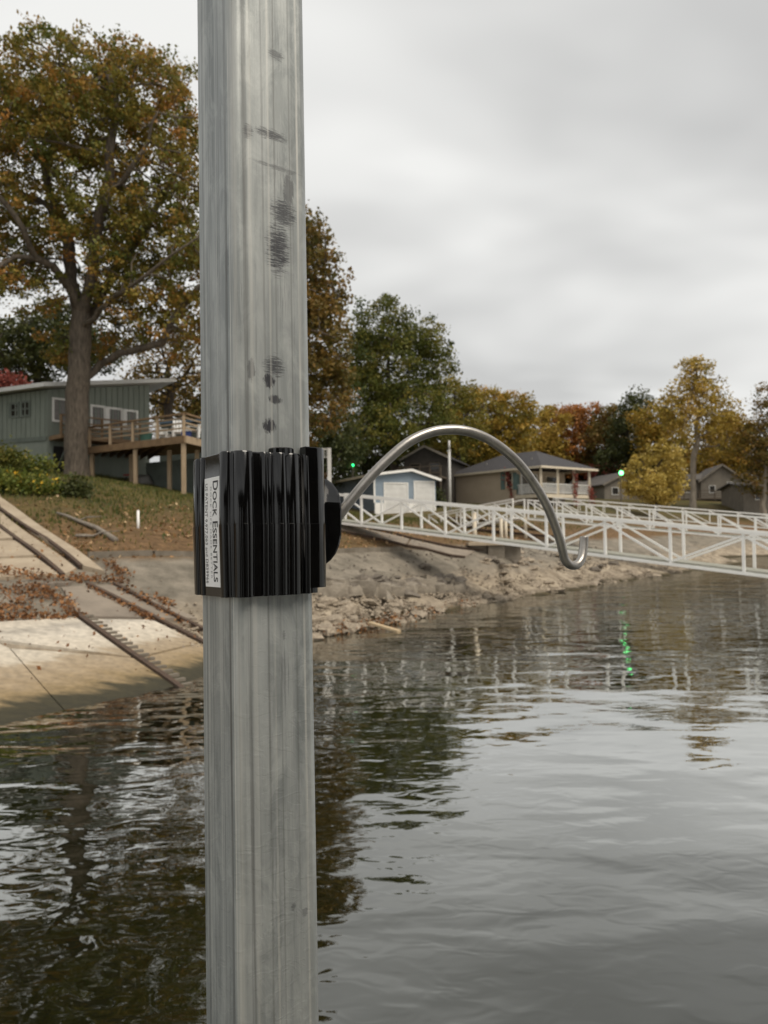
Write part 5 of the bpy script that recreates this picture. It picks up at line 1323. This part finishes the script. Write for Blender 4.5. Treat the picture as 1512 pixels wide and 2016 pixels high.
# dry orange weeds round the track
def weeds(px_line, n, spread, seed):
    rng = np.random.default_rng(seed); P3 = np.array([G(*p) for p in px_line]); t = rng.random(n) * (len(P3) - 1); i = t.astype(int); f_ = (t - i)[:, None]
    q = P3[i] * (1 - f_) + P3[i + 1] * f_; q[:, :2] += rng.normal(size=(n, 2)) * spread * 0.75; q[:, 2] = H(q[:, 0], q[:, 1]) + .04 + np.abs(rng.normal(0, .06, n)); return q
pts = np.vstack([weeds([(-60, 1120), (0, 1132), (60, 1140), (120, 1146)], 380, .18, 1), weeds([(60, 1158), (95, 1172), (130, 1195), (152, 1222)], 422, .15, 2), weeds([(-40, 1165), (30, 1170), (80, 1178)], 195, .25, 3),
                 weeds([(128, 1143), (180, 1148), (245, 1150)], 273, .12, 4), weeds([(212, 1112), (232, 1126), (244, 1140)], 156, .15, 5), weeds([(-40, 1226), (30, 1224), (130, 1222)], 420, .10, 6),
                 weeds([(262, 1165), (320, 1190), (338, 1196)], 143, .12, 7), weeds([(230, 1162), (300, 1198), (380, 1240)], 169, .06, 8), weeds([(170, 1160), (260, 1206), (300, 1228)], 200, .05, 9),
                 weeds([(640, 1249), (700, 1243), (760, 1228), (800, 1216), (930, 1186)], 520, .16, 10), weeds([(0, 1200), (60, 1196)], 260, .4, 11), weeds([(0, 1290), (120, 1270), (260, 1255), (380, 1262)], 90, .9, 12), weeds([(40, 1090), (130, 1140)], 60, .8, 13)])
litter('dry_weeds', 'rust-orange dry weeds and leaves round the boat track', pts, .07, FOL_RUST, 14, flat=.3)

# ------------------------------------------------------------------ the galvanised post
D0 = 0.576
PT = P(491, 0, D0 * 1.022); PB = P(516.5, 2016, D0 * 0.955)
AX = PT - PB; AX /= np.linalg.norm(AX)
def on_axis_py(py):
    # point of the post axis seen at height py
    lo, hi = -3.0, 3.0
    for _ in range(60):
        m_ = (lo + hi) / 2; p = PB + AX * m_; v = p - CAM; y = 1008 - F * (v @ _u) / (v @ _f)
        if y > py: lo = m_
        else: hi = m_
    return PB + AX * lo
ORG = on_axis_py(1035)
ex = np.array([1.0, 0, 0]); ex -= AX * (ex @ AX); ex /= np.linalg.norm(ex); ey = np.cross(AX, ex)
POST_M = Matrix(((ex[0], ey[0], AX[0]), (ex[1], ey[1], AX[1]), (ex[2], ey[2], AX[2])))
def loc2w(p): return ORG + ex * p[0] + ey * p[1] + AX * p[2]
def proj(p):
    v = loc2w(p) - CAM; d = v @ _f; return 756 + F * (v @ _r) / d, 1008 - F * (v @ _u) / d
PHI = R(36.5)
NR = np.array([math.sin(PHI), -math.cos(PHI)]); NL = np.array([-math.cos(PHI), -math.sin(PHI)])
def rounded(half, rad, k=10, groove=0.0, flat_n=10):
    """outline from the back of the left face round the front: list of (x, y), closed; face order left, front corner, right..."""
    dirs = [NL, NR, -NL, -NR]; pts = []
    for i in range(4):
        n, t = dirs[i], dirs[(i + 1) % 4]; i_ = half - rad
        for j in range(flat_n + 1):
            s = -i_ + 2 * i_ * j / flat_n; g_ = groove if j in (0, flat_n) else 0
            pts.append(n * (half - g_) + t * s)
        for j in range(1, k):
            a = math.pi / 2 * j / k; pts.append(n * i_ + t * i_ + rad * (n * math.cos(a) + t * math.sin(a)))
    return np.array(pts)

def galvanised():
    m, t, b = material('galvanised_steel')
    L = t.links.new; NN = t.nodes.new
    uv = NN('ShaderNodeUVMap'); uv.uv_map = 'UVMap'
    def noise(sc, scale=1.0, detail=5, rough=.6, dist=0):
        mp_ = NN('ShaderNodeMapping'); mp_.inputs['Scale'].default_value = sc; L(uv.outputs[0], mp_.inputs[0])
        n_ = NN('ShaderNodeTexNoise'); n_.inputs['Scale'].default_value = scale; n_.inputs['Detail'].default_value = detail; n_.inputs['Roughness'].default_value = rough; n_.inputs['Distortion'].default_value = dist; L(mp_.outputs[0], n_.inputs['Vector']); return n_.outputs['Fac']
    def mr(src, a, b_, c=0.0, d=1.0):
        x = NN('ShaderNodeMapRange'); x.inputs['From Min'].default_value = a; x.inputs['From Max'].default_value = b_; x.inputs['To Min'].default_value = c; x.inputs['To Max'].default_value = d; L(src, x.inputs['Value']); return x.outputs[0]
    def op(o, a, b_=None):
        x = NN('ShaderNodeMath'); x.operation = o
        for i, s in enumerate((a, b_)):
            if s is None: continue
            if isinstance(s, (int, float)): x.inputs[i].default_value = s
            else: L(s, x.inputs[i])
        return x.outputs[0]
    def mix(f_, a, c):
        x = NN('ShaderNodeMix'); x.data_type = 'RGBA'
        if isinstance(f_, float): x.inputs['Factor'].default_value = f_
        else: L(f_, x.inputs['Factor'])
        for k_, s in (('A', a), ('B', c)):
            if isinstance(s, tuple): x.inputs[k_].default_value = rgba(s)
            else: L(s, x.inputs[k_])
        return x.outputs['Result']
    # UV: u = metres round the profile, v = metres along the post
    broad = noise((45, 4, 1), detail=5, dist=.4); streak = noise((260, 2.5, 1), detail=6, rough=.7); hair = noise((900, 3, 1), detail=4)
    cloud = noise((48, 22, 1), detail=7, rough=.68, dist=.6)
    c = mix(mr(broad, .35, .65), (.225, .242, .240), (.40, .415, .405))
    c = mix(op('MULTIPLY', mr(streak, .52, .68), .4), c, (.15, .157, .153))
    c = mix(op('MULTIPLY', mr(hair, .60, .76), .25), c, (.22, .215, .20))
    c = mix(op('MULTIPLY', mr(cloud, .46, .66), .6), c, (.47, .485, .47))
    # wear marks with a place of their own: (u, v, su, sv, strength)
    sx = NN('ShaderNodeSeparateXYZ'); L(uv.outputs[0], sx.inputs[0]); U, V = sx.outputs['X'], sx.outputs['Y']
    scr = noise((110, 900, 1), detail=6, rough=.8); scr2 = noise((420, 130, 1), detail=6, rough=.8); scr3 = noise((900, 22, 1), detail=5, rough=.75)
    total = None
    for (u0, v0, su, sv, k_, src) in MARKS:
        e = op('ADD', op('POWER', op('ABSOLUTE', op('DIVIDE', op('SUBTRACT', U, u0), su)), 2.0), op('POWER', op('ABSOLUTE', op('DIVIDE', op('SUBTRACT', V, v0), sv)), 2.0))
        f_ = mr(e, 1.15, .0)
        f_ = op('MULTIPLY', mr(op('ADD', op('MULTIPLY', f_, .37 if src == 0 else .46 if src == 1 else .24), (scr if src == 0 else scr2 if src == 1 else scr3)), .70, .84), k_)
        total = f_ if total is None else op('MAXIMUM', total, f_)
    c = mix(total, c, (.05, .05, .057))
    # dirt lines along the folds
    lines = None
    for (u0, wd_, k_) in LINES:
        f_ = op('MULTIPLY', mr(op('ABSOLUTE', op('SUBTRACT', U, u0)), wd_, wd_ * .3), op('MULTIPLY', mr(noise((400, 5, 1), detail=3), .3, .6), k_)); lines = f_ if lines is None else op('MAXIMUM', lines, f_)
    c = mix(lines, c, (.12, .12, .115))
    glint = None  # pale lines painted in as edge highlights and a bright corner reflection
    for (u0, wd_, k_) in GLINTS:
        f_ = op('MULTIPLY', mr(op('ABSOLUTE', op('SUBTRACT', U, u0)), wd_, wd_ * .4), op('MULTIPLY', mr(noise((300, 7, 1), detail=4), .30, .55), k_)); glint = f_ if glint is None else op('MAXIMUM', glint, f_)
    c = mix(glint, c, (.58, .57, .53))
    L(c, b.inputs['Base Color']); b.inputs['Metallic'].default_value = .5
    L(mr(streak, .3, .7, .42, .60), b.inputs['Roughness'])
    # drips and ripples of the zinc coat
    rip = noise((55, 90, 1), detail=2, dist=1.2); rip = mr(rip, .50, .56)
    fine_ = noise((500, 260, 1), detail=4)
    hgt = op('ADD', op('MULTIPLY', rip, mr(V, .15, -.25, .00002, .00014)), op('ADD', op('MULTIPLY', fine_, .00006), op('MULTIPLY', streak, .0003)))
    bp = NN('ShaderNodeBump'); bp.inputs['Strength'].default_value = .55; bp.inputs['Distance'].default_value = 1.0; L(hgt, bp.inputs['Height']); L(bp.outputs[0], b.inputs['Normal'])
    return m

def build_post():
    prof = rounded(.033, .0095, 8, .0006); n = len(prof)
    per = np.concatenate([[0], np.cumsum(np.linalg.norm(np.diff(np.vstack([prof, prof[:1]]), axis=0), axis=1))])
    z0, z1 = -3.6, 1.7; lv = [z0, -1.2, -.6, -.3, 0, .3, .6, 1.2, z1]
    root = thing('dock_post', loc2w((0, 0, z0)), 'tall galvanised square steel post in the foreground', 'post')
    vs = [(p[0], p[1], z) for z in lv for p in prof]; fs = []
    for i in range(len(lv) - 1):
        for j in range(n): fs.append((i * n + j, i * n + (j + 1) % n, (i + 1) * n + (j + 1) % n, (i + 1) * n + j))
    vs = [tuple(loc2w(v)) for v in vs]
    b0 = np.array(root.location)
    me = bpy.data.meshes.new('shaft'); me.from_pydata([tuple(np.array(v) - b0) for v in vs], [], fs); me.update()
    ul = me.uv_layers.new(name='UVMap'); k_ = 0
    for i in range(len(lv) - 1):
        for j in range(n):
            for (uu, vv) in ((per[j], lv[i]), (per[j + 1], lv[i]), (per[j + 1], lv[i + 1]), (per[j], lv[i + 1])): ul.data[k_].uv = (uu, vv); k_ += 1
    # where along the profile a photograph column falls
    global MARKS, LINES, GLINTS
    flat = 2 * (.033 - .0095); arc = math.pi / 2 * .0095
    uL0, uL1 = 0, flat; uC1 = flat + arc; uR1 = uC1 + flat
    def u_of(px, py):
        best = None
        for j in range(n // 2):
            x_, _ = proj((prof[j][0], prof[j][1], 0)); z = 0
            for _ in range(3):
                xx, yy = proj((prof[j][0], prof[j][1], z)); z += (yy - py) * D0 / F
            xx, yy = proj((prof[j][0], prof[j][1], z))
            if best is None or abs(xx - px) < best[0]: best = (abs(xx - px), per[j], z)
        return best[1], best[2]
    MARKS = []
    for (px, py, su, sv, k_, s_) in [(556, 420, .016, .016, .85, 0), (552, 490, .014, .028, .95, 0), (533, 265, .020, .006, .8, 0), (492, 258, .006, .008, .7, 0), (540, 108, .010, .006, .6, 0), (567, 375, .006, .020, .6, 1),
                                     (538, 722, .012, .012, .85, 0), (533, 750, .0065, .007, 1.0, 1), (538, 787, .0075, .0045, .9, 1), (532, 838, .0075, .007, 1.0, 1), (497, 728, .004, .012, .6, 1),
                                     (560, 590, .012, .03, .4, 2), (552, 350, .012, .03, .4, 2), (545, 60, .010, .03, .4, 2), (601, 330, .002, .06, .5, 2), (430, 240, .008, .04, .35, 2), (425, 330, .006, .02, .4, 2), (470, 600, .006, .05, .4, 2), (420, 640, .012, .05, .35, 2), (560, 1330, .008, .05, .4, 2), (545, 1700, .006, .03, .4, 2), (548, 330, .03, .003, .5, 0), (595, 1795, .004, .005, .4, 0), (573, 1785, .003, .004, .5, 0), (558, 1250, .002, .005, .4, 0), (445, 520, .004, .02, .4, 1)]:
        u0, v0 = u_of(px, py); MARKS.append((u0, v0, su, sv, k_, s_))
    LINES = [(uL1 - .001, .0022, .9), (uC1 + .0015, .0022, .75), (uL1 - .012, .0010, .5), (uC1 + .016, .0012, .55), (uC1 + .026, .0009, .5), (uR1 - .008, .0010, .4), (.006, .002, .6), (.017, .0009, .5), (uC1 - .007, .0006, .4)]
    GLINTS = [((uL1 + uC1) / 2, .0034, .45), (uL1 + arc * .28, .0006, .9), (uC1 + .0055, .0022, .35), (uR1 - .001, .0012, .7), (uC1 + .021, .0012, .4), (.010, .0008, .6), (.030, .0007, .5)]  # corner and edge highlights put into the colour, plus pale face streaks
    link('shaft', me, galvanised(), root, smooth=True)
    cap = MB().poly([tuple(loc2w((p[0] * 1.06, p[1] * 1.06, z1 - .02))) for p in prof], [tuple(loc2w((p[0] * 1.06, p[1] * 1.06, z1 + .015))) for p in prof])
    cap.build('cap', M_PLAST, root)

def plastic():
    m, t, b = material('black_plastic')
    b.inputs['Base Color'].default_value = (.002, .0019, .0019, 1); b.inputs['Roughness'].default_value = .15; b.inputs['Specular IOR Level'].default_value = .62
    tcn = t.nodes.new('ShaderNodeTexCoord'); ns = t.nodes.new('ShaderNodeTexNoise'); ns.inputs['Scale'].default_value = 140; ns.inputs['Detail'].default_value = 5; t.links.new(tcn.outputs['Object'], ns.inputs['Vector'])
    r_ = t.nodes.new('ShaderNodeMapRange'); r_.inputs['To Min'].default_value = .06; r_.inputs['To Max'].default_value = .16; t.links.new(ns.outputs['Fac'], r_.inputs['Value']); t.links.new(r_.outputs[0], b.inputs['Roughness'])
    return m
M_PLAST = plastic()
M_STEEL = plain('brushed_rod_steel', (.47, .445, .41), .37, (.34, .32, .295), 90, .0002, 260, metal=.9)
M_STICK = plain('white_sticker', (.88, .87, .86), .5, (.83, .82, .81), 60)
M_INK = plain('black_ink', (.015, .015, .017), .6, (.012, .012, .014), 10)
M_INKG = plain('grey_ink', (.33, .33, .34), .6, (.28, .28, .29), 10)
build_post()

# ------------------------------------------------------------------ the hook clamped on the post
def build_hook():
    HH = .0515
    root = thing('dock_hook', loc2w((0, 0, 0)), 'curved steel hook on a ribbed black plastic clamp round the post', 'hook')
    b0 = np.array(root.location)
    def wb(mb, name, mat, parent=None, smooth=False):
        mb.v = [tuple(loc2w(v)) for v in mb.v]; return mb.build(name, mat, parent or root, smooth=smooth)
    # front half: left face, front corner, right face with ribs
    base = rounded(.0395, .0150, 60, 0, 130); n4 = len(base) // 4
    front = base[: 2 * n4 + 2 - 40]                       # left face, corner, right face, beginning of right corner
    nb = 45; front = np.vstack([base[-nb:], front])       # wrap round the left corner
    seg = np.concatenate([[0], np.cumsum(np.linalg.norm(np.diff(front, axis=0), axis=1))])
    tang = np.gradient(front, axis=0); tang /= np.linalg.norm(tang, axis=1)[:, None]; nor = np.stack([tang[:, 1], -tang[:, 0]], 1)
    if np.mean(np.sum(nor * front, 1)) < 0: nor = -nor
    xs = np.array([proj((p[0], p[1], 0))[0] for p in front])
    lo_i = int(np.argmin(xs))
    def s_of(px):
        i = lo_i + int(np.argmin(np.abs(xs[lo_i:] - px))); return seg[i]
    off = np.zeros(len(front)); flatm = np.ones(len(front))
    def bump(px, w_, amp, p=2.0):
        d = np.abs(seg - s_of(px)) / (w_ * D0 / F * 1.35)
        return amp * np.clip(1 - d ** 2, 0, 1) ** .65
    ribs = [(388, 5, .0018), (398, 4, .0016), (442, 9, .0034), (481, 14, .0042), (523, 6, .0028), (534, 5, .0026), (552, 11, .0056), (574, 15, .0056), (603, 6, .0034)]
    for r_ in ribs: off = np.maximum(off, bump(*r_))
    s0 = seg[0]
    prof = front + nor * off[:, None]
    inner = front - nor * .0058
    DR = .0008
    def shell(mb, prof, inner, nor, z0, zm, z1, dr):
        m_ = len(prof); rows = []
        for z, k_ in ((z0, 1.0), (zm - .0001, -0.35), (zm + .0001, 0.18), (z1 - .0012, 1.0), (z1, 1.9)):
            rows.append([tuple(list(p - nr * dr * k_) + [z]) for p, nr in zip(prof, nor)])
        vs = [v for r_ in rows for v in r_] + [tuple(list(p) + [z]) for z in (z0, z1) for p in inner]; fs = []; R_ = len(rows)
        for i in range(R_ - 1):
            for j in range(m_ - 1): fs.append((i * m_ + j, i * m_ + j + 1, (i + 1) * m_ + j + 1, (i + 1) * m_ + j))
        bi, ti = R_ * m_, (R_ + 1) * m_
        for j in range(m_ - 1):
            fs.append((bi + j, ti + j, ti + j + 1, bi + j + 1)); fs.append((j, bi + j, bi + j + 1, j + 1)); fs.append(((R_ - 1) * m_ + j, (R_ - 1) * m_ + j + 1, ti + j + 1, ti + j))
        for j in (0, m_ - 1): fs.append(tuple([i * m_ + j for i in range(R_)] + [ti + j, bi + j]))
        mb.add(vs, fs); return mb
    o = wb(shell(MB(), prof, inner, nor, -HH, 0.0, HH, DR), 'front_clamp', M_PLAST)
    me = o.data
    for p in me.polygons: p.use_smooth = False
    # smooth along the ribs but keep the parting line crisp
    me.shade_smooth(); 
    try: me.set_sharp_from_angle(angle=R(45))
    except Exception: pass
    # hinge boss on top of the front clamp
    hp = None
    i_ = int(np.argmin(np.abs(seg - s_of(562)))); c = front[i_] - nor[i_] * .0055
    wb(MB().tube([(c[0], c[1], HH - .002), (c[0], c[1], HH + .0035), (c[0], c[1], HH + .0042)], [.0096, .0096, .0088], 28), 'hinge_pin', M_PLAST)
    # rear half: right corner and the back
    rb = rounded(.0425, .0135, 24, 0, 40); k4 = len(rb) // 4
    rear = rb[2 * k4 - 30: 4 * k4 - 34]
    tg = np.gradient(rear, axis=0); tg /= np.linalg.norm(tg, axis=1)[:, None]; nr2 = np.stack([tg[:, 1], -tg[:, 0]], 1)
    if np.mean(np.sum(nr2 * rear, 1)) < 0: nr2 = -nr2
    o2 = wb(shell(MB(), rear, rear - nr2 * .0088, nr2, -.0475, 0.0, .0575, .0006), 'rear_clamp', M_PLAST); o2.data.shade_smooth()
    try: o2.data.set_sharp_from_angle(angle=R(45))
    except Exception: pass
    # D-shaped boss that carries the rod: outline in the plane facing the viewer, upper face sloping back
    def scr(px, py, dy):     # local point seen at a pixel, dy metres behind the post axis
        v = ray(px, py); q = ORG + ey * dy; k_ = ((q - CAM) @ ey) / (v @ ey); w_ = CAM + v * k_ - ORG; return (w_ @ ex, w_ @ ey, w_ @ AX)
    prof_d = [(612, 946), (632, 941), (644, 944), (655, 952), (664, 964), (669, 976), (671, 988), (672.5, 1005), (672.5, 1035), (672, 1055), (668, 1074), (661, 1090), (652, 1102), (642, 1110), (628, 1114), (612, 1113)]
    yf, yb = .010, .034
    fr_ = [scr(px, py, yf + (max(0, 987 - py) * .00022)) for px, py in prof_d]; bk = [scr(px, py, yb) for px, py in prof_d]
    bv = [scr(px + (612 - px) * .04, py + (1028 - py) * .035, yf - .0016 + (max(0, 987 - py) * .00022)) for px, py in prof_d]
    n = len(prof_d); mb = MB(); fs = []
    ci = n * 3; cu = scr(612, 987, yf - .0016)
    iu = [i for i, p in enumerate(prof_d) if p[1] <= 988]; il = [i for i, p in enumerate(prof_d) if p[1] >= 988]
    fs.append(tuple([ci] + [2 * n + i for i in iu])); fs.append(tuple([ci] + [2 * n + i for i in il]))
    for i in range(n - 1): fs.append((i, i + 1, n + i + 1, n + i)); fs.append((2 * n + i, 2 * n + i + 1, i + 1, i))
    fs.append(tuple(range(2 * n - 1, n - 1, -1)))
    mb.add(fr_ + bk + bv + [cu], fs)
    wb(mb, 'rod_boss', M_PLAST)
    # steel rod
    key = [(625, 1075, .600), (650, 1040, .602), (674, 1006, .604), (700, 973, .607), (730, 938, .611), (765, 903, .616), (805, 870, .622), (845, 852, .629), (880, 846, .634), (915, 848, .640), (950, 859, .647), (985, 880, .654), (1020, 911, .661), (1050, 950, .668), (1075, 992, .675), (1092, 1032, .681), (1102, 1062, .686), (1107, 1082, .690), (1111, 1098, .694), (1118, 1109, .697), (1128, 1113.5, .701), (1138, 1110, .705), (1145, 1099, .709), (1148, 1084, .712), (1149.5, 1068, .714), (1150, 1057, .715)]
    kp = [P(*k_) for k_ in key]; pts = []
    for i in range(len(kp) - 1):
        p0, p1, p2, p3 = kp[max(i - 1, 0)], kp[i], kp[i + 1], kp[min(i + 2, len(kp) - 1)]
        for s in range(6):
            t = s / 6; pts.append(.5 * ((2 * p1) + (-p0 + p2) * t + (2 * p0 - 5 * p1 + 4 * p2 - p3) * t * t + (-p0 + 3 * p1 - 3 * p2 + p3) * t ** 3))
    pts.append(kp[-1]); rad = [.0042] * (len(pts) - 1) + [.0040]
    rod = MB().tube(pts, rad, 20).build('rod', M_STEEL, root, smooth=True)
    try: rod.data.set_sharp_from_angle(angle=R(50))
    except Exception: pass
    # sticker on the flat between ribs
    ia = lo_i + int(np.argmin(np.abs(xs[lo_i:] - 404.5))); ib = lo_i + int(np.argmin(np.abs(xs[lo_i:] - 434)))
    pa, pb = front[ia], front[ib]; e = (pb - pa); wdt = np.linalg.norm(e); e /= wdt; nn = nor[(ia + ib) // 2]
    pa = pa + nn * .0007
    zt = (1035 - 944) * (D0 - .02) / F; zb_ = -(1152 - 1035) * (D0 - .02) / F
    def lab(a, z, o_): p = pa + e * a + nn * (o_ - DR * abs(z) / HH * 1.0); return (p[0], p[1], z)
    mb = MB()
    mb.add([lab(0, zb_, 0), lab(wdt, zb_, 0), lab(wdt, 0, 0), lab(0, 0, 0), lab(wdt, zt, 0), lab(0, zt, 0), lab(0, zb_, -.0009), lab(wdt, zb_, -.0009), lab(wdt, 0, -.0009), lab(0, 0, -.0009), lab(wdt, zt, -.0009), lab(0, zt, -.0009)],
           [(0, 1, 2, 3), (3, 2, 4, 5), (0, 6, 7, 1), (1, 7, 8, 2), (2, 8, 10, 4), (4, 10, 11, 5), (5, 11, 9, 3), (3, 9, 6, 0)])
    st = wb(mb, 'label_sticker', M_STICK)
    def text(body, a0, z_start, length, height, mat, caps, spacing=1.0, bold=0.0):
        cu_ = bpy.data.curves.new('lettering', 'FONT'); cu_.body = body; cu_.size = 1.0; cu_.space_character = spacing; cu_.offset = bold; cu_.resolution_u = 3
        if caps:
            cu_.small_caps_scale = .78
            for f_ in cu_.body_format: f_.use_small_caps = True
        ob = bpy.data.objects.new('lettering', cu_); COL.objects.link(ob)
        dg = bpy.context.evaluated_depsgraph_get(); me = bpy.data.meshes.new_from_object(ob.evaluated_get(dg)); bpy.data.objects.remove(ob)
        co = np.array([v.co[:] for v in me.vertices]); co[:, 0] -= co[:, 0].min(); sx_ = length / co[:, 0].max(); hi_ = .70
        # reads downwards: text x runs down the post, letter tops point right
        v = [lab(a0 + y * height / hi_, z_start - x * sx_, .00012) for x, y, _ in co]
        fs = [tuple(p.vertices) for p in me.polygons]; bpy.data.meshes.remove(me)
        mb_ = MB(); mb_.add(v, fs); return wb(mb_, 'lettering', mat, st)
    Lh = zt - zb_
    text('Dock Essentials', wdt * .56, zt - Lh * .035, Lh * .92, wdt * .33, M_INK, True, 1.0, .012)
    text('DOCK LIFE MADE BETTER', wdt * .38, zt - Lh * .085, Lh * .84, wdt * .10, M_INKG, False, 1.35)
    text('US PATENT 9,977,063 and D839966', wdt * .05, zt - Lh * .05, Lh * .92, wdt * .17, M_INK, False, 1.05)
build_hook()
